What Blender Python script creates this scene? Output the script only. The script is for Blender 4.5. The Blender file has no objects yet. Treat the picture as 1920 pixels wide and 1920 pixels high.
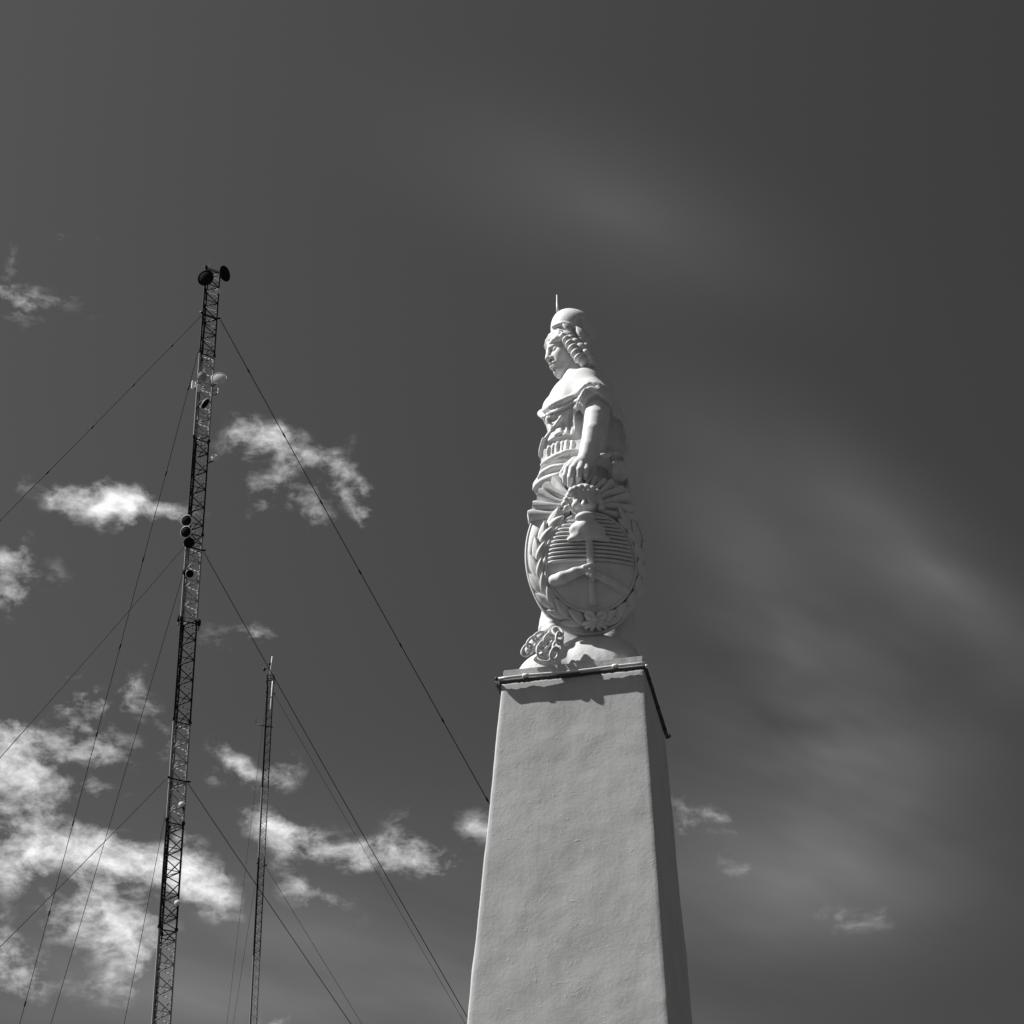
import bpy, bmesh, math, random
import numpy as np
from mathutils import Vector, Matrix, noise as mnoise

scene = bpy.context.scene
random.seed(7)
rng = np.random.default_rng(11)
COL = scene.collection
rad = math.radians

# ------------------------------------------------------------------ camera
FPX, PITCH, ROLL, EYE = 4014.98, 33.696, -0.0049387, 1.7      # focal length in pixels of a 1920 px picture
_f = np.array([0, math.cos(rad(PITCH)), math.sin(rad(PITCH))])
_r = np.array([1.0, 0, 0]); _u = np.cross(_r, _f)
CR = math.cos(ROLL) * _r + math.sin(ROLL) * _u
CU = -math.sin(ROLL) * _r + math.cos(ROLL) * _u
CF = _f
CAM = np.array([0, 0, EYE])
cd = bpy.data.cameras.new('camera')
cam = bpy.data.objects.new('camera', cd); COL.objects.link(cam)
cd.sensor_fit = 'HORIZONTAL'; cd.sensor_width = 36.0; cd.lens = 36.0 * FPX / 1920.0
cd.clip_start = 0.1; cd.clip_end = 20000
cam.matrix_world = Matrix(((CR[0], CU[0], -CF[0], 0), (CR[1], CU[1], -CF[1], 0), (CR[2], CU[2], -CF[2], EYE), (0, 0, 0, 1)))
scene.camera = cam

def wray(px, py):
    return CF + CR * (px - 960) / FPX - CU * (py - 960) / FPX
def at(px, py, Y):                                   # world point seen at a pixel, Y metres ahead
    d = wray(px, py); return CAM + d * (Y / d[1])

# monument axes: X along its front face, Y into it, Z up; origin at the centre of the shaft's top
PSI = -0.2008865
EX = np.array([math.cos(PSI), math.sin(PSI), 0]); EY = np.array([-math.sin(PSI), math.cos(PSI), 0]); EZ = np.array([0, 0, 1.0])
TOPW = 1.2
ORG = CAM + np.array([1.0846, 15.4425, 8.7448]) - EX * TOPW / 2 + EY * TOPW / 2
MW = Matrix(((EX[0], EY[0], 0, ORG[0]), (EX[1], EY[1], 0, ORG[1]), (0, 0, 1, ORG[2]), (0, 0, 0, 1)))
M3 = np.array([EX, EY, EZ])
CAML = M3 @ (CAM - ORG)

# ------------------------------------------------------------------ light
SUN_L = np.array([-0.645, -0.135, 0.75]); SUN_L /= np.linalg.norm(SUN_L)     # towards the sun, monument axes
SUN = SUN_L[0] * EX + SUN_L[1] * EY + SUN_L[2] * EZ
SUN_EL = math.asin(SUN[2]); SUN_AZ = math.atan2(SUN[0], SUN[1])
sd = bpy.data.lights.new('sun', 'SUN'); sd.energy = 5.0; sd.angle = rad(0.53); sd.color = (1.0, 0.995, 0.985)
so = bpy.data.objects.new('sun', sd); COL.objects.link(so)
so.rotation_euler = Vector(-SUN).to_track_quat('-Z', 'Y').to_euler()
so.location = (-30, -20, 60)

world = bpy.data.worlds.new('World'); scene.world = world; world.use_nodes = True
wn = world.node_tree.nodes; wl = world.node_tree.links
for n in list(wn): wn.remove(n)
def N(tree, typ, **kw):
    n = tree.nodes.new(typ)
    for k, v in kw.items(): setattr(n, k, v)
    return n
wt = world.node_tree
sky = N(wt, 'ShaderNodeTexSky', sky_type='NISHITA', sun_disc=False)
sky.sun_elevation = SUN_EL; sky.sun_rotation = SUN_AZ
sky.air_density = 1.0; sky.dust_density = 0.6; sky.ozone_density = 1.0; sky.altitude = 200
sep = N(wt, 'ShaderNodeSeparateColor'); wl.new(sky.outputs[0], sep.inputs[0])
def wmath(op, a, b=None, c=None, clamp=False):
    n = N(wt, 'ShaderNodeMath', operation=op); n.use_clamp = clamp
    for i, v in enumerate((a, b, c)):
        if v is None: continue
        if isinstance(v, (int, float)): n.inputs[i].default_value = v
        else: wl.new(v, n.inputs[i])
    return n.outputs[0]
# black-and-white film behind a red filter: mostly the red channel
skyv = wmath('ADD', wmath('MULTIPLY', sep.outputs[0], 0.8), wmath('MULTIPLY', sep.outputs[1], 0.2))
SKY_STRENGTH, SKY_GAIN = 0.1, 0.525
skyv = wmath('MULTIPLY', skyv, SKY_GAIN)
# skylight is partly polarised, most at a right angle to the sun; the filter takes some of that away
tc0 = N(wt, 'ShaderNodeTexCoord'); dp = N(wt, 'ShaderNodeVectorMath', operation='DOT_PRODUCT')
wl.new(tc0.outputs['Generated'], dp.inputs[0]); dp.inputs[1].default_value = tuple(SUN)
c2_ = wmath('MULTIPLY', dp.outputs['Value'], dp.outputs['Value'])
pol = wmath('DIVIDE', wmath('SUBTRACT', 1.0, c2_), wmath('ADD', 1.0, c2_))
skyv = wmath('MULTIPLY', skyv, wmath('SUBTRACT', 1.0, wmath('MULTIPLY', pol, 0.50)))
# clouds: a layer on the flat plane over the place (direction.xy / direction.z)
tc = N(wt, 'ShaderNodeTexCoord')
dirv = tc.outputs['Generated']
sx = N(wt, 'ShaderNodeSeparateXYZ'); wl.new(dirv, sx.inputs[0])
zc = wmath('MAXIMUM', sx.outputs[2], 0.02)
cx = N(wt, 'ShaderNodeCombineXYZ')
wl.new(wmath('DIVIDE', sx.outputs[0], zc), cx.inputs[0]); wl.new(wmath('DIVIDE', sx.outputs[1], zc), cx.inputs[1])
plane = cx.outputs[0]
def wnoise(vec, scale, detail, rough=0.55, dist=0.0, color=False):
    n = N(wt, 'ShaderNodeTexNoise'); n.inputs['Scale'].default_value = scale; n.inputs['Detail'].default_value = detail
    n.inputs['Roughness'].default_value = rough; n.inputs['Distortion'].default_value = dist
    wl.new(vec, n.inputs['Vector']); return n.outputs[1 if color else 0]
def vmath(op, a, b):
    n = N(wt, 'ShaderNodeVectorMath', operation=op)
    for i, v in enumerate((a, b)):
        if isinstance(v, tuple): n.inputs[i].default_value = v
        else: wl.new(v, n.inputs[i])
    return n.outputs[0]
wob = vmath('MULTIPLY', vmath('SUBTRACT', wnoise(dirv, 22, 3, 0.6, color=True), (0.5, 0.5, 0.5)), (0.10, 0.15, 0.0))
planew = vmath('ADD', plane, wob)
CLOUDS = [  # where the cloud puffs stand in the sky: centre, half sizes, tilt (picture degrees), thickness
    (45, 552, 100, 42, 15, .62), (150, 445, 45, 26, 20, .42), (5, 480, 30, 40, 0, .2),
    (200, 940, 130, 42, 10, .85), (232, 945, 75, 38, 20, .7), (325, 970, 55, 36, 20, .6), (120, 935, 50, 35, 0, .3),
    (440, 815, 70, 42, 25, .6), (510, 850, 90, 46, 25, .65), (500, 920, 45, 55, 0, .5), (570, 955, 45, 30, 30, .45), (460, 960, 35, 28, -20, .35),
    (640, 900, 90, 46, 27, .66), (690, 930, 45, 34, 0, .4), (790, 890, 26, 40, 0, .3), (45, 880, 30, 30, 0, .26),
    (10, 1085, 62, 84, 0, .85), (95, 1080, 26, 30, 0, .2), (465, 1195, 55, 24, 5, .55), (400, 1215, 50, 26, 60, .25),
    (262, 1300, 50, 42, 30, .62), (155, 1310, 80, 40, 15, .7), (120, 1385, 150, 50, 5, .62), (15, 1405, 95, 66, 0, .8), (190, 1380, 50, 40, 0, .4),
    (60, 1470, 75, 66, 20, .7), (80, 1545, 60, 95, -10, .62), (200, 1480, 42, 36, 30, .42), (310, 1390, 30, 60, -20, .42), (150, 1480, 60, 40, 30, .3),
    (20, 1615, 85, 66, 15, .92), (230, 1622, 180, 62, 12, 1.05), (200, 1600, 90, 50, 10, .5), (360, 1640, 82, 76, 30, .85), (400, 1690, 40, 50, 0, .4),
    (195, 1730, 120, 70, 10, 1.0), (240, 1790, 55, 66, -20, .6), (40, 1820, 95, 56, 15, .8), (190, 1850, 60, 50, 30, .35), (250, 1850, 20, 45, 0, .3),
    (440, 1412, 62, 30, 35, .58), (475, 1448, 50, 34, 20, .5), (540, 1450, 42, 36, -20, .45), (390, 1450, 40, 30, 0, .28),
    (515, 1540, 66, 32, 15, .85), (600, 1578, 105, 42, 16, .95), (700, 1605, 66, 30, 15, .6), (790, 1618, 80, 40, 15, .9), (745, 1570, 50, 40, -40, .36),
    (545, 1650, 38, 60, -10, .45), (600, 1695, 70, 40, 25, .36), (905, 1565, 36, 44, 0, .5), (590, 1350, 30, 16, -10, .36), (525, 1915, 36, 24, 0, .42),
    (1310, 1520, 80, 24, 30, .30), (1290, 1545, 70, 18, 20, .28), (1370, 1540, 40, 22, 40, .3), (1380, 1610, 30, 24, 20, .25), (1600, 1720, 60, 26, 10, .27),
    (-120, 1500, 160, 120, 0, .9), (-160, 1050, 150, 70, 10, .8), (-130, 1750, 150, 90, 0, .8), (100, 2050, 260, 70, 10, .9), (600, 2080, 200, 60, 12, .7), (1500, 2100, 260, 50, 10, .5),
    (-420, 1250, 200, 110, 10, .8), (-500, 1800, 260, 100, 0, .9), (2300, 1700, 300, 60, 15, .5), (-700, 700, 260, 90, 10, .6)]
HAZES = [(1560, 1400, 300, 330, -35, .62), (1480, 1200, 130, 420, -28, .4), (1760, 1080, 110, 400, -48, .42), (1150, 400, 420, 160, 20, .18), (1500, 1650, 420, 200, 0, .3), (300, 1850, 800, 260, 0, .3), (900, 1900, 700, 300, 0, .3)]
def sky_plane(px, py):
    d = wray(px, py); return np.array([d[0] / d[2], d[1] / d[2]])
def puffs(items, vec, grad, spread=1.0):
    total = None
    for (px, py, rx, ry, rot, s) in items:
        e = 2.0
        J = np.array([(sky_plane(px + e, py) - sky_plane(px - e, py)) / (2 * e), (sky_plane(px, py + e) - sky_plane(px, py - e)) / (2 * e)]).T
        c, q = math.cos(rad(rot)), math.sin(rad(rot))
        A = J @ np.array([[c, -q], [q, c]]) @ np.diag([rx, ry])
        U, S, _ = np.linalg.svd(A)
        p0 = sky_plane(px, py)
        m = N(wt, 'ShaderNodeMapping', vector_type='TEXTURE')
        m.inputs['Location'].default_value = (p0[0], p0[1], 0)
        m.inputs['Rotation'].default_value = (0, 0, math.atan2(U[1, 0], U[0, 0]))
        m.inputs['Scale'].default_value = (S[0] * spread, S[1] * spread, 1)
        wl.new(vec, m.inputs['Vector'])
        g = N(wt, 'ShaderNodeTexGradient', gradient_type=grad); wl.new(m.outputs[0], g.inputs[0])
        total = wmath('MULTIPLY', g.outputs[1], s) if total is None else wmath('MULTIPLY_ADD', g.outputs[1], s, total)
    return total
mask = puffs(CLOUDS, planew, 'SPHERICAL', 1.22)
swirl = vmath('MULTIPLY', vmath('ADD', dirv, vmath('MULTIPLY', wob, (0.25, 0.05, 0.20))), (0.9, 0.9, 1.5))
mid = wnoise(swirl, 42, 3, 0.6)
fine = wnoise(swirl, 120, 7, 0.70)
tex = wmath('MULTIPLY_ADD', wmath('SUBTRACT', mid, 0.5), 1.6, wmath('MULTIPLY', wmath('SUBTRACT', fine, 0.5), 1.5))
dens = wmath('MULTIPLY_ADD', mask, 0.72, tex)
mr = N(wt, 'ShaderNodeMapRange', interpolation_type='LINEAR'); wl.new(dens, mr.inputs['Value'])
mr.inputs['From Min'].default_value = 0.08; mr.inputs['From Max'].default_value = 1.12
cl = wmath('MULTIPLY', wmath('POWER', mr.outputs[0], 1.25), wmath('MULTIPLY', mask, 2.2, clamp=True))
haze = puffs(HAZES, plane, 'QUADRATIC_SPHERE', 1.6)
dv = sky_plane(1800, 1180) - sky_plane(1450, 930)        # the high veil is combed along one wind direction
vm = N(wt, 'ShaderNodeMapping', vector_type='POINT'); wl.new(plane, vm.inputs['Vector'])
vm.inputs['Rotation'].default_value = (0, 0, -math.atan2(dv[1], dv[0]))
vs = N(wt, 'ShaderNodeMapping', vector_type='POINT'); wl.new(vm.outputs[0], vs.inputs['Vector']); vs.inputs['Scale'].default_value = (1.0, 2.2, 1)
veil = wnoise(vs.outputs[0], 1.6, 4, 0.5)
haze = wmath('MULTIPLY', haze, wmath('MULTIPLY', wmath('SUBTRACT', veil, 0.22), 3.0, clamp=False))
haze = wmath('MAXIMUM', haze, 0.0)
CLOUD_WHITE = 6.9
skyv = wmath('ADD', skyv, wmath('MULTIPLY', haze, 1.55))
mixv = wmath('ADD', wmath('MULTIPLY', skyv, wmath('SUBTRACT', 1.0, cl)), wmath('MULTIPLY', cl, CLOUD_WHITE))
comb = N(wt, 'ShaderNodeCombineColor')
for i in range(3): wl.new(mixv, comb.inputs[i])
bg = N(wt, 'ShaderNodeBackground'); bg.inputs['Strength'].default_value = SKY_STRENGTH
wl.new(comb.outputs[0], bg.inputs['Color'])
wo = N(wt, 'ShaderNodeOutputWorld'); wl.new(bg.outputs[0], wo.inputs['Surface'])

scene.view_settings.view_transform = 'Standard'; scene.view_settings.look = 'None'
scene.view_settings.exposure = 0.52; scene.view_settings.gamma = 1; scene.view_settings.use_curve_mapping = False

# ------------------------------------------------------------------ helpers
def mat(name, v, rough=0.7, metallic=0.0, bump=0.0, bump_scale=40, mottling=0.0, mot_scale=3.0, spec=0.4, streak=0.0, detail=6, pits=0.0):
    m = bpy.data.materials.new(name); m.use_nodes = True
    t = m.node_tree; b = t.nodes['Principled BSDF']
    b.inputs['Base Color'].default_value = (v, v, v, 1); b.inputs['Roughness'].default_value = rough
    b.inputs['Metallic'].default_value = metallic; b.inputs['Specular IOR Level'].default_value = spec
    tcn = N(t, 'ShaderNodeTexCoord')
    if mottling:
        n1 = N(t, 'ShaderNodeTexNoise'); n1.inputs['Scale'].default_value = mot_scale; n1.inputs['Detail'].default_value = 8; n1.inputs['Roughness'].default_value = 0.65
        t.links.new(tcn.outputs['Object'], n1.inputs['Vector'])
        r = N(t, 'ShaderNodeMapRange'); r.inputs['From Min'].default_value = 0.3; r.inputs['From Max'].default_value = 0.7
        r.inputs['To Min'].default_value = v * (1 - mottling); r.inputs['To Max'].default_value = min(0.92, v * (1 + mottling * 0.5))
        t.links.new(n1.outputs[0], r.inputs[0])
        val = r.outputs[0]
        if streak:                                       # rain stains running down
            mp = N(t, 'ShaderNodeMapping'); mp.inputs['Scale'].default_value = (7, 7, 0.55); t.links.new(tcn.outputs['Object'], mp.inputs['Vector'])
            n3 = N(t, 'ShaderNodeTexNoise'); n3.inputs['Scale'].default_value = 1.6; n3.inputs['Detail'].default_value = 6; n3.inputs['Roughness'].default_value = 0.7
            t.links.new(mp.outputs[0], n3.inputs['Vector'])
            r3 = N(t, 'ShaderNodeMapRange'); r3.inputs['From Min'].default_value = 0.48; r3.inputs['From Max'].default_value = 0.78
            r3.inputs['To Min'].default_value = 1.0; r3.inputs['To Max'].default_value = 1 - streak
            t.links.new(n3.outputs[0], r3.inputs[0])
            mm = N(t, 'ShaderNodeMath', operation='MULTIPLY'); t.links.new(val, mm.inputs[0]); t.links.new(r3.outputs[0], mm.inputs[1]); val = mm.outputs[0]
        c = N(t, 'ShaderNodeCombineColor')
        for i in range(3): t.links.new(val, c.inputs[i])
        t.links.new(c.outputs[0], b.inputs['Base Color'])
    if bump:
        n2 = N(t, 'ShaderNodeTexNoise'); n2.inputs['Scale'].default_value = bump_scale; n2.inputs['Detail'].default_value = detail; n2.inputs['Roughness'].default_value = 0.6
        t.links.new(tcn.outputs['Object'], n2.inputs['Vector'])
        bn = N(t, 'ShaderNodeBump'); bn.inputs['Strength'].default_value = 1.0; bn.inputs['Distance'].default_value = bump
        if pits:                                         # scattered trowel nicks and blisters
            n4 = N(t, 'ShaderNodeTexNoise'); n4.inputs['Scale'].default_value = 9; n4.inputs['Detail'].default_value = 4; n4.inputs['Roughness'].default_value = 0.75; n4.inputs['Distortion'].default_value = 0.8
            t.links.new(tcn.outputs['Object'], n4.inputs['Vector'])
            r4 = N(t, 'ShaderNodeMapRange'); r4.inputs['From Min'].default_value = 0.60; r4.inputs['From Max'].default_value = 0.74; t.links.new(n4.outputs[0], r4.inputs[0])
            b4 = N(t, 'ShaderNodeBump'); b4.inputs['Strength'].default_value = 1.0; b4.inputs['Distance'].default_value = pits
            t.links.new(r4.outputs[0], b4.inputs['Height']); t.links.new(b4.outputs[0], bn.inputs['Normal'])
        t.links.new(n2.outputs[0], bn.inputs['Height']); t.links.new(bn.outputs[0], b.inputs['Normal'])
    return m
M_STONE = mat('white_painted_stone', 0.66, 0.62, bump=0.0022, bump_scale=38, mottling=0.12, mot_scale=6, streak=0.16)
M_STUCCO = mat('white_stucco', 0.52, 0.85, pits=0.0014, bump=0.0019, bump_scale=30, mottling=0.12, mot_scale=1.6, detail=8, streak=0.12)
M_PLINTH = mat('plinth_cement', 0.54, 0.75, bump=0.0025, bump_scale=40, mottling=0.15, mot_scale=6)
M_STEEL_DARK = mat('rusty_steel', 0.05, 0.7, mottling=0.4, mot_scale=20, bump=0.002)
M_TUBE = mat('white_tube', 0.8, 0.35, mottling=0.08, mot_scale=9)
M_MAST_DARK = mat('dark_mast_paint', 0.012, 0.6, mottling=0.3, mot_scale=4, spec=0.25)
M_MAST_LIGHT = mat('light_mast_paint', 0.32, 0.6, mottling=0.2, mot_scale=4)
M_CABLE = mat('black_cable', 0.012, 0.7, mottling=0.3, spec=0.2)
M_WIRE = mat('guy_wire_steel', 0.012, 0.7, mottling=0.3, mot_scale=2, spec=0.15)
M_WHITE = mat('white_antenna_paint', 0.8, 0.45, mottling=0.1, mot_scale=8)
M_GREY = mat('grey_radome', 0.28, 0.5, mottling=0.12, mot_scale=6)
M_BLACK = mat('dark_radome', 0.008, 0.75, mottling=0.2, mot_scale=6, spec=0.1)
M_GROUND = mat('paving_ground', 0.04, 0.9, mottling=0.2, mot_scale=0.5, bump=0.02, bump_scale=4)

def tag(o, label=None, cat=None, group=None, kind=None):
    if label: o['label'] = label
    if cat: o['category'] = cat
    if group: o['group'] = group
    if kind: o['kind'] = kind
    return o
def empty(name, loc=(0, 0, 0)):
    o = bpy.data.objects.new(name, None); o.location = loc; o.empty_display_size = 0.2; COL.objects.link(o); return o
def link(name, me, m=None, parent=None):
    o = bpy.data.objects.new(name, me); COL.objects.link(o)
    if m is not None and len(me.materials) == 0: me.materials.append(m)
    if parent is not None: o.parent = parent
    return o
def mesh(name, v, f, smooth=True):
    me = bpy.data.meshes.new(name)
    me.from_pydata([tuple(map(float, p)) for p in v], [], [tuple(map(int, q)) for q in f])
    if smooth: me.polygons.foreach_set('use_smooth', [True] * len(me.polygons))
    me.update(); return me
def bm_mesh(name, bm, smooth=False):
    bmesh.ops.recalc_face_normals(bm, faces=bm.faces)
    me = bpy.data.meshes.new(name); bm.to_mesh(me); bm.free()
    if smooth: me.polygons.foreach_set('use_smooth', [True] * len(me.polygons))
    return me
def frame_of(d):
    d = np.asarray(d, float); d = d / np.linalg.norm(d)
    a = np.cross(d, [0, 0, 1.0] if abs(d[2]) < 0.95 else [1.0, 0, 0]); a /= np.linalg.norm(a)
    return a, np.cross(d, a), d
def tube_data(pts, radii, n=8, closed=False, flat=1.0):
    pts = [np.asarray(p, float) for p in pts]; m = len(pts)
    if not hasattr(radii, '__len__'): radii = [radii] * m
    V, Fc = [], []
    a_prev = None
    for i in range(m):
        if closed: d = pts[(i + 1) % m] - pts[i - 1]
        else: d = pts[min(i + 1, m - 1)] - pts[max(i - 1, 0)]
        a, b, d = frame_of(d)
        if a_prev is not None:
            a = a_prev - d * np.dot(a_prev, d); a /= np.linalg.norm(a); b = np.cross(d, a)
        a_prev = a
        for k in range(n):
            t = 2 * math.pi * k / n
            V.append(pts[i] + radii[i] * (math.cos(t) * a + flat * math.sin(t) * b))
    rings = m if closed else m - 1
    for i in range(rings):
        for k in range(n):
            i2 = (i + 1) % m
            Fc.append((i * n + k, i * n + (k + 1) % n, i2 * n + (k + 1) % n, i2 * n + k))
    if not closed:
        Fc.append(tuple(range(n - 1, -1, -1))); Fc.append(tuple(range((m - 1) * n, m * n)))
    return V, Fc
def tube(name, pts, radii, m, parent=None, n=8, closed=False, flat=1.0):
    V, Fc = tube_data(pts, radii, n, closed, flat)
    return link(name, mesh(name, V, Fc), m, parent)
def box_bm(bm, c, s, rot=None):
    r = bmesh.ops.create_cube(bm, size=1.0)
    M = Matrix.Translation(Vector(c)) @ (rot.to_4x4() if rot is not None else Matrix()) @ Matrix.Diagonal((*s, 1))
    bmesh.ops.transform(bm, matrix=M, verts=r['verts']); return r['verts']
def box(name, c, s, m, parent=None, bevel=0.0, rot=None):
    bm = bmesh.new(); box_bm(bm, c, s, rot)
    if bevel: bmesh.ops.bevel(bm, geom=bm.edges[:], offset=bevel, segments=2, affect='EDGES', profile=0.5)
    return link(name, bm_mesh(name, bm), m, parent)
_unit_bar = {}
def unit_bar(m):
    if m.name not in _unit_bar:
        V, Fc = tube_data([(0, 0, 0), (0, 0, 1)], 1.0, 6); me = mesh('bar', V, Fc, False); me.materials.append(m); _unit_bar[m.name] = me
    return _unit_bar[m.name]
def bar(name, p, q, r, m, parent=None):              # shared-mesh straight bar
    p = np.asarray(p, float); q = np.asarray(q, float); d = q - p; L = np.linalg.norm(d)
    o = bpy.data.objects.new(name, unit_bar(m)); COL.objects.link(o)
    qt = Vector(d).to_track_quat('Z', 'Y')
    o.matrix_local = Matrix.Translation(Vector(p)) @ qt.to_matrix().to_4x4() @ Matrix.Diagonal((r, r, L, 1))
    if parent is not None: o.parent = parent
    return o

# ------------------------------------------------------------------ ground
gb = bmesh.new()
bmesh.ops.create_grid(gb, x_segments=40, y_segments=40, size=3000)
g = link('ground', bm_mesh('ground', gb), M_GROUND); tag(g, kind='structure')

# ------------------------------------------------------------------ obelisk
obelisk = empty('obelisk'); obelisk.matrix_world = MW
tag(obelisk, 'tall tapering white stucco obelisk carrying the draped stone statue', 'obelisk')
TL, TR, TF, TBK = 0.0759, 0.0339, 0.0727, 0.0727      # how far each face leans out per metre of height
HB = ORG[2]                                           # top of shaft above the ground
def shaft_corner(z):
    h = -z
    return (-0.6 - TL * h, 0.6 + TR * h, -0.6 - TF * h, 0.6 + TBK * h)
def shaft_mesh():
    # cross-section: rounded square sampled around; rows down the shaft
    rows = [-(HB - 1.1) * (i / 260.0) ** 1.0 for i in range(261)]
    nside = 46; rc = 0.016
    V, Fc = [], []
    for z in rows:
        x0, x1, y0, y1 = shaft_corner(z)
        ring = []
        segs = [((x0, y0), (x1, y0), (0, -1)), ((x1, y0), (x1, y1), (1, 0)), ((x1, y1), (x0, y1), (0, 1)), ((x0, y1), (x0, y0), (-1, 0))]
        for (a, b, nrm) in segs:
            L = math.hypot(b[0] - a[0], b[1] - a[1]); dx, dy = (b[0] - a[0]) / L, (b[1] - a[1]) / L
            for k in range(nside + 1):
                t = rc + (L - 2 * rc) * k / nside
                ring.append((a[0] + dx * t, a[1] + dy * t, nrm))
            ring.append((b[0] - dx * rc * .3 - nrm[0] * rc * .3, b[1] - dy * rc * .3 - nrm[1] * rc * .3, ((dx + nrm[0]) * .7, (dy + nrm[1]) * .7)))
        for (x, y, nrm) in ring:
            p = Vector((x, y, z))
            d = 0.009 * mnoise.noise(p * 1.3 + Vector((3, 0, 0))) + 0.0042 * mnoise.noise(p * 3.7) + 0.002 * mnoise.noise(p * 9.1) + 0.0012 * mnoise.noise(p * 24)
            d *= min(1.0, 0.25 + (-z) * 1.5)
            V.append((x + nrm[0] * d, y + nrm[1] * d, z))
    n = 4 * (nside + 2)
    for i in range(len(rows) - 1):
        for k in range(n):
            Fc.append((i * n + k, i * n + (k + 1) % n, (i + 1) * n + (k + 1) % n, (i + 1) * n + k))
    Fc.append(tuple(range(n - 1, -1, -1)))
    return mesh('shaft', V, Fc)
link('shaft', shaft_mesh(), M_STUCCO, obelisk)
zb = -(HB - 1.1)
x0, x1, y0, y1 = shaft_corner(zb)
cxm, cym = (x0 + x1) / 2, (y0 + y1) / 2
box('base_block', (cxm, cym, zb - 0.30), (x1 - x0 + 0.5, y1 - y0 + 0.5, 0.62), M_STUCCO, obelisk, 0.03)
box('base_step', (cxm, cym, zb - 0.85), (x1 - x0 + 1.1, y1 - y0 + 1.1, 0.5), M_STUCCO, obelisk, 0.03)
# plinth slab under the statue, its arris a little chipped
def plinth_mesh():
    bm = bmesh.new(); box_bm(bm, (0, 0, 0.064), (1.19, 1.17, 0.124))
    bmesh.ops.bevel(bm, geom=bm.edges[:], offset=0.008, segments=2, affect='EDGES')
    bmesh.ops.subdivide_edges(bm, edges=[e for e in bm.edges if e.calc_length() > .5], cuts=24, use_grid_fill=True)
    for v in bm.verts:
        d = 0.006 * mnoise.noise(v.co * 4) + 0.004 * mnoise.noise(v.co * 14)
        v.co += Vector((d, d, d * .6))
    return bm_mesh('plinth', bm)
link('plinth', plinth_mesh(), M_PLINTH, obelisk)

# light tube frame hung round the shaft's top on brackets
GAP, DEP = 0.018, 0.040
def rail(name, p0, p1, out, gap, dep):
    p0 = np.array(p0); p1 = np.array(p1); out = np.array(out); L = np.linalg.norm(p1 - p0); d = (p1 - p0) / L
    bm = bmesh.new(); n = 60
    secs = []
    for i in range(n + 1):
        t = i / n; c = p0 + d * L * t
        wv = mnoise.noise(Vector((t * 17, L, 3.3)))
        inn = gap + 0.006 * wv + 0.005 * mnoise.noise(Vector((t * 60, 1, L)))
        z0 = -0.014 - 0.012 * abs(mnoise.noise(Vector((t * 33, 5, L)))); z1 = 0.0 + 0.002 * wv
        secs.append([bm.verts.new(c + out * o_ + np.array([0, 0, z])) for o_, z in ((inn, z0), (gap + dep, z0 * .6), (gap + dep, z1), (inn, z1))])
    for a, b in zip(secs[:-1], secs[1:]):
        for k in range(4): bm.faces.new((a[k], a[(k + 1) % 4], b[(k + 1) % 4], b[k]))
    bm.faces.new(secs[0]); bm.faces.new(secs[-1][::-1])
    link(name, bm_mesh(name, bm), M_STEEL_DARK, fr)
fr = empty('light_tubing'); fr.matrix_world = MW
tag(fr, 'white tubing on dark steel rails running round the top of the obelisk', 'tubing')
zr = -0.012
XL, XR, YF, YB = -0.612, 0.618, -(0.6 + GAP + DEP), 0.64
rail('rail', (XL, -0.6, zr), (XR, -0.6, zr), (0, -1, 0), GAP, DEP)
rail('rail', (0.6, -0.6 - GAP, zr - .002), (0.6, YB, zr - .002), (1, 0, 0), .004, .026)
rail('rail', (-0.6, -0.6 - GAP, zr - .002), (-0.6, YB, zr - .002), (-1, 0, 0), .010, .040)
for a, b in (((XL - .015, YF + .012, .012), (XR + .012, YF + .012, .012)), ((.624, YF + .04, .010), (.624, YB, .010)), ((-.64, YF + .04, .010), (-.64, YB, .010))):
    a = np.array(a); b = np.array(b); pts = [a + (b - a) * t + np.array([0, 0, 0.004 * math.sin(t * 9)]) for t in np.linspace(0, 1, 14)]
    tube('tube', pts, 0.0125, M_TUBE, fr, 8)
    for t in ((0.19, 0.79) if abs(b[0] - a[0]) > .5 else (0.28, 0.74)):
        c = a + (b - a) * t; dd = (b - a) / np.linalg.norm(b - a)
        tube('coupling', [c - dd * .025, c - dd * .018, c + dd * .018, c + dd * .025], [.016, .023, .023, .016], M_TUBE, fr, 10)
        tube('hanger', [c + np.array([0, 0, -.01]), c + np.array([0, .01, -.03])], 0.010, M_STEEL_DARK, fr, 6)
tube('end_cap', [(XL - .015, YF + .012, .012), (XL - .035, YF + .012, .012)], 0.018, M_STEEL_DARK, fr, 8)
tube('end_cap', [(.624, YB, .010), (.624, YB + .03, .010)], 0.02, M_STEEL_DARK, fr, 8)
for px_ in (-.45, .05, .45):
    tube('bracket', [(.59, px_, -.03), (.636, px_, -.03)], 0.011, M_STEEL_DARK, fr, 6)
    tube('bracket', [(-.59, px_, -.03), (-.64, px_, -.03)], 0.011, M_STEEL_DARK, fr, 6)

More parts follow.
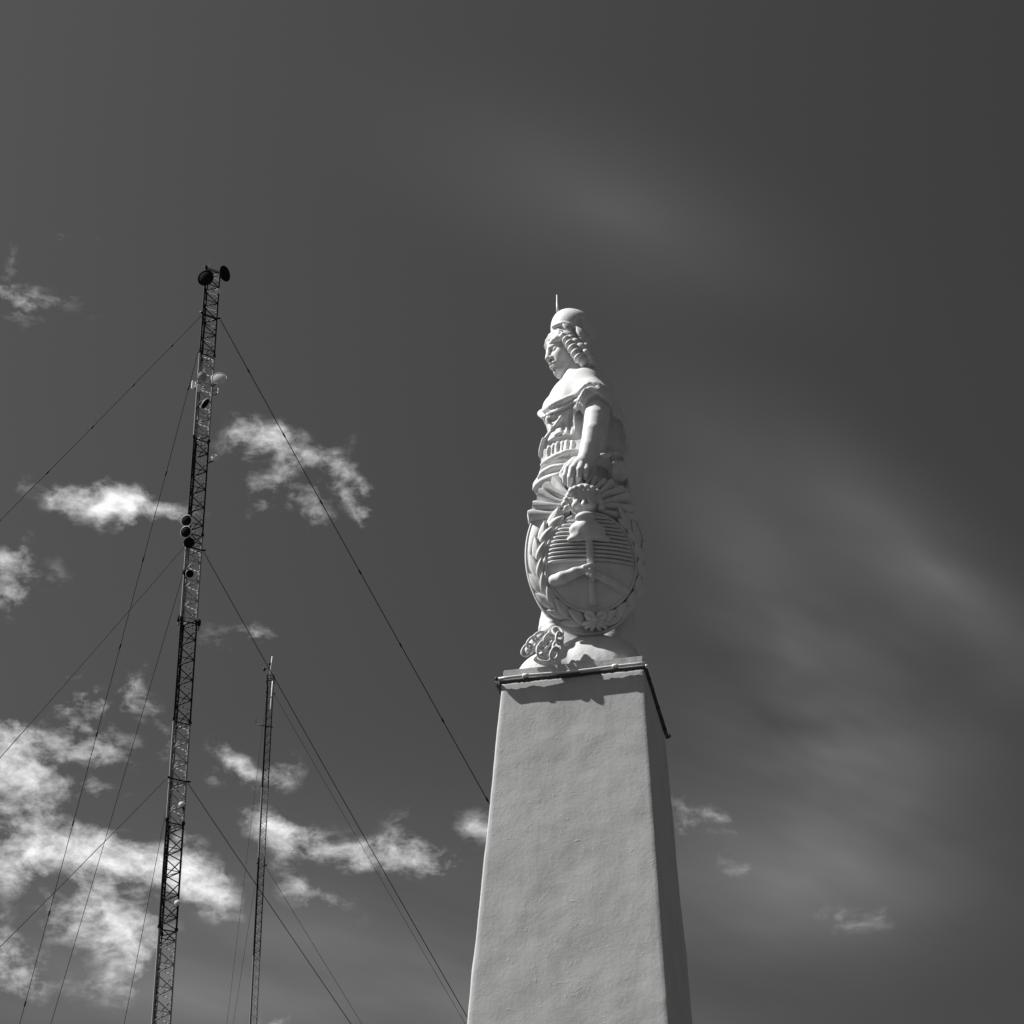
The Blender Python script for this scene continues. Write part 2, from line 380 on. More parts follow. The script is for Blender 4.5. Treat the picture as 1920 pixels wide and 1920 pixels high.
# ------------------------------------------------------------------ statue: carved as one smooth field, then skinned
def lray(px, py): return M3 @ wray(px, py)
def PL(px, py, Y):                                   # monument-axes point at a picture position and depth
    d = lray(px, py); return CAML + d * ((Y - CAML[1]) / d[1])
f32 = np.float32
class Sculpt:
    def __init__(s, lo, hi, res):
        s.lo = np.array(lo, float); s.res = res
        s.n = np.ceil((np.array(hi) - s.lo) / res).astype(int) + 1
        s.ax = [(s.lo[i] + res * np.arange(s.n[i])).astype(f32) for i in range(3)]
        s.D = np.full(tuple(s.n), 1.0, f32)
    def _sub(s, lo, hi):
        i0 = np.maximum(np.floor((np.asarray(lo) - s.lo) / s.res).astype(int), 0)
        i1 = np.minimum(np.ceil((np.asarray(hi) - s.lo) / s.res).astype(int) + 1, s.n)
        if np.any(i1 <= i0): return None
        sl = tuple(slice(a, b) for a, b in zip(i0, i1))
        return sl, s.ax[0][sl[0]][:, None, None], s.ax[1][sl[1]][None, :, None], s.ax[2][sl[2]][None, None, :]
    def _mix(s, sl, d, k, mode):
        D = s.D[sl]
        if mode == 'u':
            if k > 0:
                h = np.maximum(k - np.abs(D - d), 0) / k; s.D[sl] = np.minimum(D, d) - h * h * (k * .25)
            else: s.D[sl] = np.minimum(D, d)
        elif mode == 's':
            if k > 0:
                h = np.maximum(k - np.abs(D + d), 0) / k; s.D[sl] = np.maximum(D, -d) + h * h * (k * .25)
            else: s.D[sl] = np.maximum(D, -d)
    def ell(s, c, r, k=.03, mode='u', R=None):
        c = np.asarray(c, float); r = np.asarray(r, float) * np.ones(3); pad = r.max() + k + 2 * s.res
        q = s._sub(c - pad, c + pad)
        if q is None: return
        sl, X, Y, Z = q
        x, y, z = X - f32(c[0]), Y - f32(c[1]), Z - f32(c[2])
        if R is not None:
            R = np.asarray(R, float)                     # rows: local axes
            x, y, z = [f32(R[i][0]) * x + f32(R[i][1]) * y + f32(R[i][2]) * z for i in range(3)]
        k0 = np.sqrt((x / f32(r[0])) ** 2 + (y / f32(r[1])) ** 2 + (z / f32(r[2])) ** 2)
        k1 = np.sqrt((x / f32(r[0] ** 2)) ** 2 + (y / f32(r[1] ** 2)) ** 2 + (z / f32(r[2] ** 2)) ** 2)
        s._mix(sl, k0 * (k0 - 1) / np.maximum(k1, f32(1e-6)), k, mode)
    def cone(s, a, b, ra, rb, k=.03, mode='u'):
        a = np.asarray(a, float); b = np.asarray(b, float); pad = max(ra, rb) + k + 2 * s.res
        q = s._sub(np.minimum(a, b) - pad, np.maximum(a, b) + pad)
        if q is None: return
        sl, X, Y, Z = q
        ba = (b - a); L2 = max(float(ba @ ba), 1e-9)
        x, y, z = X - f32(a[0]), Y - f32(a[1]), Z - f32(a[2])
        t = np.clip((x * f32(ba[0]) + y * f32(ba[1]) + z * f32(ba[2])) / f32(L2), 0, 1)
        d = np.sqrt((x - t * f32(ba[0])) ** 2 + (y - t * f32(ba[1])) ** 2 + (z - t * f32(ba[2])) ** 2) - (f32(ra) + t * f32(rb - ra))
        s._mix(sl, d, k, mode)
    def path(s, pts, r, k=.02, mode='u'):
        n = len(pts)
        rr = r if hasattr(r, '__len__') else [r] * n
        for i in range(n - 1): s.cone(pts[i], pts[i + 1], rr[i], rr[i + 1], k, mode)
    def hit(s, px, py):
        d = lray(px, py); d = d / np.linalg.norm(d)
        t0 = np.linalg.norm(CAML) - 4.5
        t = np.arange(t0, t0 + 9, s.res * .5)
        p = CAML + t[:, None] * d
        idx = np.round((p - s.lo) / s.res).astype(int)
        ok = np.all((idx >= 0) & (idx < s.n), axis=1)
        if not ok.any(): return None
        pi = idx[ok]; v = s.D[pi[:, 0], pi[:, 1], pi[:, 2]]
        w = np.nonzero(v < 0)[0]
        return None if len(w) == 0 else p[ok][w[0]]
    def trace(s, pts, n=5, lift=0.0):
        out = []
        dense = []
        for (a, b) in zip(pts[:-1], pts[1:]):
            for j in range(n): dense.append((a[0] + (b[0] - a[0]) * j / n, a[1] + (b[1] - a[1]) * j / n))
        dense.append(pts[-1])
        for (x, y) in dense:
            h = s.hit(x, y)
            if h is not None:
                c = CAML - h; c = c / np.linalg.norm(c); out.append(h + c * lift)
        if len(out) > 3:                                 # calm jumps where the ray grazes an edge
            o = np.array(out)
            for _ in range(2): o[1:-1] = .25 * o[:-2] + .5 * o[1:-1] + .25 * o[2:]
            out = list(o)
        return out
    def fold(s, pts, r=.03, lift=-.006, k=.02, taper=.35):
        k *= .6; t = s.trace(pts, 5, lift + .005)
        if len(t) < 2: return
        rr = [r * (taper + (1 - taper) * math.sin(math.pi * min(1, max(0, (i + .5) / len(t)))) ** .6) for i in range(len(t))]
        s.path(t, rr, k)
    def groove(s, pts, r=.018, lift=0.0, k=.012, taper=.3):
        r *= 1.15; k *= .7; t = s.trace(pts, 5, lift - .004)
        if len(t) < 2: return
        rr = [r * (taper + (1 - taper) * math.sin(math.pi * min(1, max(0, (i + .5) / len(t)))) ** .6) for i in range(len(t))]
        s.path(t, rr, k, 's')
    def skin(s, offset=0):
        D = s.D; ins = D < 0
        c = [ins[i:D.shape[0] - 1 + i, j:D.shape[1] - 1 + j, k:D.shape[2] - 1 + k] for i in (0, 1) for j in (0, 1) for k in (0, 1)]
        cnt = sum(a.astype(np.int8) for a in c)
        cells = np.argwhere((cnt > 0) & (cnt < 8))
        cid = np.full(cnt.shape, -1, np.int32); cid[tuple(cells.T)] = np.arange(len(cells))
        cor = np.array([(i, j, k) for i in (0, 1) for j in (0, 1) for k in (0, 1)])
        val = np.stack([D[tuple((cells + o).T)] for o in cor], 1)
        acc = np.zeros((len(cells), 3)); num = np.zeros(len(cells))
        for a in range(8):
            for b in range(a + 1, 8):
                if abs(cor[a] - cor[b]).sum() != 1: continue
                m = (val[:, a] < 0) != (val[:, b] < 0)
                t = val[m, a] / (val[m, a] - val[m, b])
                acc[m] += cor[a] + t[:, None] * (cor[b] - cor[a]); num[m] += 1
        V = s.lo + (cells + acc / num[:, None]) * s.res
        quads = []
        for axn in range(3):
            o = [0, 0, 0]; o[axn] = 1
            A = ins[tuple(slice(0, D.shape[i] - o[i]) for i in range(3))]; Bv = ins[tuple(slice(o[i], None) for i in range(3))]
            e = np.argwhere(A != Bv); u, v = (axn + 1) % 3, (axn + 2) % 3
            e = e[(e[:, u] > 0) & (e[:, v] > 0) & (e[:, u] < D.shape[u] - 1) & (e[:, v] < D.shape[v] - 1)]
            fl = A[tuple(e.T)]
            def g(du, dv):
                q = e.copy(); q[:, u] -= du; q[:, v] -= dv; return cid[tuple(q.T)]
            Q = np.stack([g(1, 1), g(0, 1), g(0, 0), g(1, 0)], 1)
            Q[~fl] = Q[~fl][:, ::-1]; quads.append(Q)
        Q = np.concatenate(quads)
        return V, Q[(Q >= 0).all(1)]
def big_mesh(name, parts):
    vs, qs, o = [], [], 0
    for V, Q in parts: vs.append(V); qs.append(Q + o); o += len(V)
    V = np.concatenate(vs).astype(f32); Q = np.concatenate(qs).astype(np.int32)
    me = bpy.data.meshes.new(name)
    me.vertices.add(len(V)); me.vertices.foreach_set('co', V.ravel())
    me.loops.add(len(Q) * 4); me.loops.foreach_set('vertex_index', Q.ravel())
    me.polygons.add(len(Q)); me.polygons.foreach_set('loop_start', np.arange(0, len(Q) * 4, 4, dtype=np.int32))
    me.polygons.foreach_set('use_smooth', np.ones(len(Q), bool))
    me.update(calc_edges=True); me.validate(); return me

statue = empty('statue'); statue.matrix_world = MW
tag(statue, 'white draped female statue with cap and crested oval shield atop the obelisk', 'statue')

# ---- body with tunic, arm and hand
B = Sculpt((-.78, -.95, .10), (.78, .62, 3.98), .0082)
# skirt, hips, cloak mass
B.cone(PL(1104, 1190, .0), PL(1095, 930, .0), .31, .41, .05)
B.ell(PL(1091, 905, -.02), (.40, .40, .36), .08)
B.ell(PL(1088, 850, -.02), (.31, .33, .36), .10)
B.ell(PL(1086, 780, -.02), (.30, .36, .42), .10)          # ribcage
B.ell(PL(1106, 778, .05), (.24, .36, .44), .10)           # back
B.cone(PL(1136, 845, .0), PL(1150, 1215, -.05), .20, .23, .08)   # cloak falling behind
B.cone(PL(1128, 790, -.05), PL(1138, 860, -.08), .20, .22, .08)
# shoulders
B.cone(PL(1092, 726, -.14), PL(1110, 740, -.30), .12, .155, .08)
B.cone(PL(1080, 724, .05), PL(1066, 742, .30), .14, .14, .08)
B.ell(PL(1106, 734, 0), (.20, .24, .20), .08)
B.cone(PL(1080, 735, .0), PL(1076, 668, .02), .12, .11, .05)  # neck
B.ell(PL(1052, 786, -.20), (.14, .15, .16), .08)          # breasts under the cloth
B.ell(PL(1046, 780, .10), (.14, .15, .16), .08)
B.cone(PL(1064, 745, -.12), PL(1042, 764, .06), .11, .11, .08)   # upper chest
# belly cloth under the belt
B.ell(PL(1058, 850, -.12), (.22, .26, .20), .06)
B.cone(PL(1012, 912, -.10), PL(1045, 890, -.28), .065, .075, .05)   # rolled overfold
B.cone(PL(1045, 890, -.28), PL(1075, 880, -.36), .075, .07, .05)
# sleeve mass, then the armhole is cut out of it
B.ell(PL(1117, 752, -.40), (.165, .17, .18), .07)
B.cone(PL(1148, 780, -.22), PL(1156, 850, -.24), .10, .12, .06)
ARM0 = PL(1119, 764, -.54); ARM1 = PL(1119, 800, -.56)
B.cone(PL(1119, 766, -.55), ARM1, .158, .17, .012, 's')
B.cone(ARM1, PL(1112, 850, -.58), .165, .14, .03, 's')
B.cone(PL(1150, 790, -.33), PL(1150, 850, -.33), .085, .10, .02, 's')
B.cone(PL(1163, 805, -.27), PL(1165, 850, -.27), .06, .07, .02, 's')
B.ell(PL(1131, 884, -.40), (.09, .17, .10), .02, 's')
# neckline band
B.fold([(1010, 775), (1022, 769), (1040, 758), (1062, 749), (1082, 739), (1096, 727), (1102, 719)], .032, .006, .010, .7)
B.fold([(1013, 786), (1028, 777), (1048, 767), (1068, 758), (1086, 748)], .020, .004, .008, .5)
B.groove([(1020, 777), (1042, 766), (1064, 756), (1084, 746)], .012, .004, .006)
B.cone(PL(1014, 776, .02), PL(1022, 783, -.08), .034, .03, .02)
B.ell(PL(1060, 733, -.22), (.05, .03, .07), .06, 's')      # pit of the collar bone
# sleeve over the shoulder
B.fold([(1102, 721), (1112, 719), (1122, 722), (1130, 730)], .028, -.002, .014, .6)
B.fold([(1100, 730), (1110, 727), (1126, 737), (1140, 752), (1149, 770), (1152, 795)], .022, .004, .012, .6)
B.fold([(1120, 726), (1140, 742), (1154, 766), (1160, 795)], .022, -.002, .014, .5)
# folds of the bodice
B.fold([(1097, 731), (1088, 748), (1078, 770), (1079, 792), (1085, 814)], .024, .004, .010, .6)
B.fold([(1090, 742), (1082, 760), (1086, 790), (1092, 812)], .016, .0, .010, .6)
B.groove([(1072, 768), (1067, 790), (1068, 812)], .018, .002, .012)
B.fold([(1054, 779), (1046, 793), (1036, 806), (1024, 822), (1016, 834)], .022, .003, .010, .5)
B.fold([(1026, 784), (1029, 796), (1035, 807)], .024, .003, .010, .5)
B.fold([(1021, 800), (1020, 818), (1015, 842), (1013, 856)], .022, .003, .010, .5)
B.groove([(1046, 776), (1038, 786), (1030, 787)], .022, 0, .012)
B.groove([(1052, 790), (1058, 806), (1048, 816)], .016, 0, .012)
B.fold([(1040, 816), (1048, 813), (1056, 810)], .014, .002, .01)
# belt groove and gathers under it
B.groove([(1024, 838), (1032, 830), (1045, 824), (1062, 821), (1088, 822)], .022, .004, .010, .6)
for gx, gy, gr in ((1030, 835, .020), (1038, 832, .016), (1046, 830, .022), (1055, 828, .016), (1063, 827, .020), (1073, 827, .016)):
    B.fold([(gx, gy), (gx - 1, gy + 12), (gx - 3, gy + 26)], gr, -.001, .016, .5)
# hem lines, overfold rolls
B.fold([(1012, 876), (1022, 866), (1040, 856), (1060, 848), (1082, 845)], .026, .004, .010, .6)
B.groove([(1004, 892), (1014, 880), (1030, 871), (1048, 865), (1072, 865)], .024, .004, .012, .6)
B.fold([(1010, 896), (1020, 884), (1036, 876), (1058, 872)], .026, .004, .010, .5)
B.groove([(1012, 905), (1024, 893), (1044, 884)], .018, .004, .01)
B.fold([(1000, 920), (1008, 908), (1024, 897), (1048, 889)], .028, .002, .012, .5)
# cloak behind the arm: deep upright folds
for pts in ([(1144, 800), (1146, 830), (1141, 860)], [(1153, 795), (1157, 830), (1155, 858)], [(1164, 800), (1168, 835), (1166, 862)]):
    B.fold(pts, .026, .006, .010, .5)
for pts in ([(1148, 790), (1151, 830), (1148, 860)], [(1158, 795), (1163, 835), (1160, 862)]):
    B.groove(pts, .042, .006, .012, .7)
B.fold([(1125, 856), (1142, 853), (1160, 852), (1175, 858)], .03, .004, .012, .5)
B.ell(PL(1158, 885, -.28), (.095, .10, .10), .02)
B.groove([(1120, 868), (1132, 864), (1142, 876), (1142, 896)], .040, .0, .012, .7)
B.groove([(1122, 880), (1130, 884), (1134, 896)], .040, .0, .012, .7)
B.groove([(1142, 906), (1158, 909), (1174, 903)], .040, .0, .012, .7)
B.fold([(1176, 880), (1180, 930), (1186, 990), (1190, 1050)], .03, 0, .02)
B.groove([(1016, 785), (1044, 773), (1070, 762), (1090, 750)], .016, -.004, .008, .5)
B.path([PL(1090, 750, -.35), PL(1086, 780, -.35), PL(1086, 818, -.36)], [.030, .036, .028], .01, 's')
# near arm and hand resting on the shield's top
AP = [PL(1120, 768, -.40), PL(1119, 786, -.45), PL(1115, 812, -.49), PL(1108, 840, -.50), PL(1101, 858, -.51), PL(1095, 868, -.52)]
B.path(AP, [.110, .115, .110, .098, .082, .078], .008)
B.ell(PL(1119, 778, -.44), (.10, .10, .13), .02)
B.ell(PL(1088, 873, -.53), (.110, .07, .075), .03)
FN = [[(1074, 868, -0.555), (1064, 879, -0.625), (1060, 893, -0.630), (1058.5, 909, -0.595)],
      [(1082, 869, -0.565), (1073.5, 880, -0.645), (1069.5, 896, -0.645), (1068, 912, -0.605)],
      [(1091, 870, -0.565), (1086, 882, -0.645), (1084.5, 896, -0.640), (1084.5, 907, -0.605)],
      [(1100, 871, -0.545), (1099, 881, -0.615), (1098, 890, -0.615), (1097, 897, -0.585)]]
for fg, r in zip(FN, (.031, .033, .032, .027)):
    B.path([PL(*q) for q in fg], [r * 1.15, r, r * .9, r * .72], .006)
B.path([PL(1078, 864, -.47), PL(1064, 874, -.49), PL(1055, 888, -.47), PL(1052, 900, -.44)], [.04, .034, .030, .024], .010)
# skirt's hem and the foot with its sandal, showing under the shield's edge
for px0, px1 in ((1018, 1016), (1028, 1024), (1038, 1032)):
    B.cone(PL(px0 + 10, 1140, -.36), PL(px1 + 4, 1180, -.42), .05, .05, .02)
B.cone(PL(1021, 1163, -.42), PL(1034, 1172, -.46), .040, .05, .015)
B.cone(PL(1021, 1176, -.44), PL(1036, 1180, -.48), .045, .05, .015)
B.path([PL(1030, 1190, -.44), PL(1016, 1198, -.50), PL(1003, 1208, -.54), PL(993, 1219, -.56)], [.075, .062, .05, .04], .015)

# ---- head: built in its own axes (forward, towards the shield arm, up), chin at the origin
HY, HP = rad(31), rad(13)
hf = np.array([-math.cos(HY) * math.cos(HP), -math.sin(HY) * math.cos(HP), -math.sin(HP)])
hl = np.array([math.sin(HY), -math.cos(HY), 0]); hu = np.cross(hf, hl)
HS = .89
HO = PL(1048, 704, -.03) - hf * .175 * HS
HR = np.array([hf, hl, hu])
def hp(f, l, u): return HO + (hf * f + hl * l + hu * u) * HS
def hell(c, r, k=.03, mode='u', R=None): Hd.ell(c, np.asarray(r) * HS, k * HS, mode, R)
def hcone(a, b, ra, rb, k=.03, mode='u'): Hd.cone(a, b, ra * HS, rb * HS, k * HS, mode)
Hd = Sculpt((-.55, -.52, 3.30), (.50, .52, 4.62), .0062)
Hd.cone(PL(1080, 735, .0), hp(-.03, 0, .12), .12, .115, .03)
hell(hp(-.03, 0, .36), (.245, .19, .23), .03, R=HR)
hell(hp(.075, 0, .21), (.145, .145, .21), .05, R=HR)
for s_ in (-1, 1):
    hcone(hp(-.01, .115 * s_, .15), hp(.13, .04 * s_, .045), .05, .05, .05)
    hell(hp(.125, .088 * s_, .22), (.065, .06, .075), .05, R=HR)
hell(hp(.165, 0, .045), (.055, .06, .048), .035, R=HR)
hell(hp(.175, 0, .13), (.05, .075, .06), .04, R=HR)
for s_ in (-1, 1):
    hell(hp(.215, .078 * s_, .295), (.05, .05, .036), .03, 's', R=HR)
hcone(hp(.20, 0, .35), hp(.246, 0, .222), .026, .034, .022)
for s_ in (-1, 1):
    hell(hp(.216, .034 * s_, .208), (.034, .024, .024), .014, R=HR)
    hcone(hp(.208, .035 * s_, .338), hp(.165, .125 * s_, .325), .020, .018, .022)
    hell(hp(.160, .076 * s_, .290), (.040, .044, .036), .006, R=HR)
    hcone(hp(.200, .050 * s_, .306), hp(.160, .118 * s_, .300), .011, .010, .006)
    hcone(hp(.196, .048 * s_, .272), hp(.160, .112 * s_, .276), .010, .009, .008)
    hell(hp(.232, .018 * s_, .186), .013, .008, 's')
hcone(hp(.218, -.050, .134), hp(.232, 0, .146), .016, .021, .012); hcone(hp(.218, .050, .134), hp(.232, 0, .146), .016, .021, .012)
hcone(hp(.212, -.036, .110), hp(.226, 0, .108), .017, .023, .012); hcone(hp(.212, .036, .110), hp(.226, 0, .108), .017, .023, .012)
Hd.path([hp(.212, -.062, .126), hp(.243, -.02, .129), hp(.243, .02, .129), hp(.212, .062, .126)], [.006, .009, .009, .006], .006, 's')
hell(hp(.226, 0, .080), (.018, .05, .012), .016, 's', R=HR)
body = big_mesh('figure', [B.skin(), Hd.skin()])
link('figure', body, M_STONE, statue)

# ---- cap, hair and laurel
C = Sculpt((-.55, -.52, 3.30), (.62, .52, 4.80), .0085)
C.ell(PL(1071, 621, -.02), (.195, .20, .205), .03)
C.ell(PL(1078, 616, .0), (.165, .18, .16), .06)
C.ell(PL(1063, 609, .0), (.14, .15, .15), .06)
C.ell(PL(1089, 635, .02), (.14, .18, .19), .06)
C.fold([(1036, 613), (1044, 609), (1056, 606), (1070, 609), (1086, 620)], .020, .004, .012, .6)
C.groove([(1092, 596), (1088, 606), (1092, 620)], .014, 0, .03)
link('cap', big_mesh('cap', [C.skin()]), M_STONE, statue)
Hr = Sculpt((-.55, -.52, 2.90), (.75, .52, 4.50), .0072)
Hr.ell(hp(-.09, 0, .36), (.18, .165, .18), .02, R=HR)               # hair close to the skull behind the brow
Hr.ell(PL(1096, 662, .05), (.12, .15, .21), .05)
Hr.path([PL(1102, 672, .0), PL(1113, 696, .02), PL(1126, 722, .03), PL(1140, 750, .03)], [.085, .075, .055, .04], .03)
def curls(rows):
    for (px, py, Y, a, b, ang) in rows:
        c = PL(px, py, Y); t = rad(ang)
        ux = np.array([math.cos(t), 0, -math.sin(t)]); uz = np.array([math.sin(t), 0, math.cos(t)]); uy = np.array([0, 1.0, 0])
        Hr.ell(c, (a, .055, b), .004, R=np.array([ux, uy, uz]))
curls([(1056, 632, -.19, .030, .036, 50), (1062, 638, -.205, .032, .046, 50), (1068, 645.5, -.215, .034, .052, 52), (1074, 653.5, -.22, .036, .056, 55), (1080, 662, -.22, .036, .058, 55), (1086, 670.5, -.215, .038, .060, 52), (1094, 678, -.20, .044, .050, 40),
       (1072, 636, -.195, .046, .034, 40), (1081, 643, -.205, .056, .036, 42), (1091, 652, -.205, .066, .038, 45), (1100, 663, -.20, .050, .044, 48), (1106, 673, -.18, .044, .042, 48), (1110, 682, -.16, .040, .038, 40),
       (1091, 640, -.16, .056, .034, 45), (1100, 652, -.16, .056, .036, 50), (1107, 662, -.14, .05, .034, 50), (1112, 673, -.11, .046, .036, 50), (1114, 685, -.10, .042, .036, 30),
       (1118, 696, -.09, .044, .034, 40), (1123, 706, -.08, .040, .03, 40), (1129, 716, -.07, .040, .03, 40), (1135, 728, -.06, .036, .03, 50)])
for pts in ([(1049, 629, -.17), (1041, 632, -.15), (1034, 637, -.10), (1029, 645, -.03), (1026, 654, .04)],
            [(1050, 624, -.16), (1041, 626, -.12), (1034, 631, -.06), (1028, 640, .02), (1024, 650, .09)],
            [(1052, 633, -.19), (1046, 634, -.18), (1040, 638, -.155), (1035, 643, -.12)]):
    Hr.path([PL(*q) for q in pts], [.034, .036, .034, .030, .022][:len(pts)], .006)
for g in ([(1062, 652), (1070, 640), (1082, 634)], ):
    pass
link('hair', big_mesh('hair', [Hr.skin()]), M_STONE, statue)
# laurel leaves round the cap's rim
def leaf_mesh(name, L, w, t, bend=.12):
    V, Fc = [], []; n = 9; m = 7
    for i in range(n):
        u = i / (n - 1); hw = w * math.sin(math.pi * u ** .8) ** .75 * .5 + .002
        for j in range(m):
            v = -1 + 2 * j / (m - 1)
            V.append((u * L, v * hw, t * (1 - abs(v) ** 1.4) * (0.35 + .65 * math.sin(math.pi * u)) - .55 * t * math.exp(-(v * 5) ** 2) * math.sin(math.pi * u) + bend * L * math.sin(math.pi * u)))
    o = len(V)
    for i in range(n):
        u = i / (n - 1)
        for j in range(m):
            x, y, z = V[i * m + j]; V.append((x, y * .9, bend * L * math.sin(math.pi * u) - t * .8))
    for i in range(n - 1):
        for j in range(m - 1):
            a = i * m + j; Fc.append((a, a + m, a + m + 1, a + 1)); Fc.append((o + a, o + a + 1, o + a + m + 1, o + a + m))
    for i in range(n - 1):
        for j in (0, m - 1):
            a = i * m + j; q = (a, a + m, o + a + m, o + a); Fc.append(q if j else q[::-1])
    return mesh(name, V, Fc)
LEAF = leaf_mesh('leaf', .20, .072, .020, .05); LEAF.materials.append(M_STONE)
def place(me, name, p, along, nrm, parent, scale=(1, 1, 1)):
    along = np.asarray(along, float); along /= np.linalg.norm(along)
    nrm = np.asarray(nrm, float); nrm = nrm - along * (nrm @ along); nrm /= np.linalg.norm(nrm)
    side = np.cross(nrm, along)
    o = bpy.data.objects.new(name, me); COL.objects.link(o); o.parent = parent
    M = Matrix(((along[0], side[0], nrm[0], p[0]), (along[1], side[1], nrm[1], p[1]), (along[2], side[2], nrm[2], p[2]), (0, 0, 0, 1)))
    o.matrix_local = M @ Matrix.Diagonal((*scale, 1)); return o
def pix_leaf(p0, p1, nrm, w=1.0, parent=None, name='laurel_leaf'):
    a = PL(*p0); b = PL(*p1); L = np.linalg.norm(b - a)
    return place(LEAF, name, a, b - a, nrm, parent or statue, (L / .20, w, 1))
NC = np.array([.1, -1, .15])
for p0, p1, w in (((1072, 622, -.21), (1054, 604, -.22), .95), ((1097, 636, -.20), (1080, 612, -.21), 1.0), ((1058, 620, -.2), (1034, 615, -.10), .7), ((1060, 628, -.21), (1037, 623, -.12), .7),
                  ((1078, 632, -.215), (1056, 620, -.225), .75), ((1074, 636, -.22), (1050, 630, -.20), .6), ((1108, 648, -.17), (1092, 624, -.18), .9), ((1050, 634, -.20), (1036, 631, -.12), .55)):
    pix_leaf(p0, p1, NC + np.array([-.3, 0, 0]) * (p1[0] < 1045), w)
# lightning rod on the cap
tube('lightning_rod', [PL(1045.5, 592, .0), PL(1045, 575, 0), PL(1044, 553, 0)], [.014, .011, .005], M_TUBE, statue, 8)

# ---- rock under the feet
K = Sculpt((-.66, -.70, .08), (.66, .66, .85), .012)
K.ell((.10, -.10, .10), (.48, .455, .50), .03)
K.ell((.30, -.18, .10), (.27, .37, .40), .06)
K.ell((-.26, -.26, .10), (.29, .30, .27), .06)
K.ell((-.22, -.32, .12), (.29, .23, .27), .06)
K.ell((-.02, .0, .10), (.50, .44, .26), .05)
Vk, Qk = K.skin()
Vk = np.array([v + np.array([.6, .6, 1]) * (.014 * mnoise.noise(Vector(v) * 6) + .007 * mnoise.noise(Vector(v) * 17)) for v in Vk])
link('rock_base', big_mesh('rock_base', [(Vk, Qk)]), M_STONE, statue)

# ---- broken chain over the foot
def link_mesh():
    pts = []
    for t in np.linspace(0, 2 * math.pi, 20, endpoint=False):
        c, s_ = math.cos(t), math.sin(t)
        pts.append((.044 * c + (.014 if c > 0 else -.014) * min(1, abs(c) * 2), .036 * s_, 0))
    V, Fc = tube_data(pts, .0128, 8, True); me = mesh('chain_link', V, Fc); me.materials.append(M_STONE); return me
LINK = link_mesh()
chain = empty('chain'); chain.parent = statue
CHAINS = [[(1043, 1181, -.62), (1050, 1191, -.64), (1048, 1203, -.65), (1045, 1214, -.66), (1040, 1225, -.67), (1034, 1236, -.68)],
          [(1042, 1181, -.60), (1031, 1196, -.62), (1021, 1208, -.64), (1012, 1219, -.66), (1014, 1230, -.66), (1026, 1236, -.67)],
          [(1016, 1190, -.60), (1005, 1198, -.61), (995, 1208, -.62), (987, 1221, -.62)]]
for ci, cp in enumerate(CHAINS):
    P3 = [PL(*q) for q in cp]
    seg = np.cumsum([0] + [np.linalg.norm(b - a) for a, b in zip(P3[:-1], P3[1:])])
    d, i = .03, 0
    def samp(x):
        x = min(max(x, 0), seg[-1]); k = min(np.searchsorted(seg, x, side='right') - 1, len(P3) - 2)
        return P3[k] + (P3[k + 1] - P3[k]) * (x - seg[k]) / (seg[k + 1] - seg[k])
    while d < seg[-1]:
        al = samp(d + .03) - samp(d - .03)
        nv = np.array([.25, -1, .1]) if i % 2 == 0 else np.array([.9, -.55, .2])
        place(LINK, 'chain_link', samp(d), al, nv, chain)
        d += .082; i += 1

# ---- oval shield with the crest
SY, ST = rad(13), rad(3)
sn = np.array([math.sin(SY) * math.cos(ST), -math.cos(SY) * math.cos(ST), -math.sin(ST)])
sa = np.array([math.cos(SY), math.sin(SY), 0]); sb = np.cross(sn, sa) * -1
if sb[2] < 0: sb = -sb
SC = PL(1098, 1046, -.43)                                # middle of the plate's rim plane
SA, SB = .525, .765
def s_ab(px, py, lift=.05):                              # where a sight line meets the domed plate
    d = lray(px, py); h = .1 + lift
    for _ in range(6):
        o = SC + sn * h; t = ((o - CAML) @ sn) / (d @ sn); p = CAML + d * t - SC
        a, b = float(p @ sa), float(p @ sb); h = .5 * h + .5 * (s_h(a, b) + lift)
    return a, b
def s_h(a, b):                                           # height of the domed plate over its rim plane
    q = (a / SA) ** 2 + (b / SB) ** 2
    return .165 * max(0.0, 1 - q) ** .62
def s_pt(a, b, lift=0.0): return SC + sa * a + sb * b + sn * (s_h(a, b) + lift)
def s_nrm(a, b):
    e = .01; da = s_pt(a + e, b) - s_pt(a - e, b); db = s_pt(a, b + e) - s_pt(a, b - e)
    n = np.cross(da, db); n /= np.linalg.norm(n); return n if n @ sn > 0 else -n
def s_plane(px, py, h):
    d = lray(px, py); o = SC + sn * h; t = ((o - CAML) @ sn) / (d @ sn); p = CAML + d * t - SC
    return float(p @ sa), float(p @ sb)
shield = empty('shield'); shield.parent = statue; shield['label'] = 'oval shield with sun, cap on a pike, clasped hands and laurel'
OC = s_ab(1108.5, 1049); OA = (s_ab(1196, 1049)[0] - s_ab(1022, 1049)[0]) / 2 * .985; OB = (s_ab(1105, 956)[1] - s_ab(1110, 1142)[1]) / 2
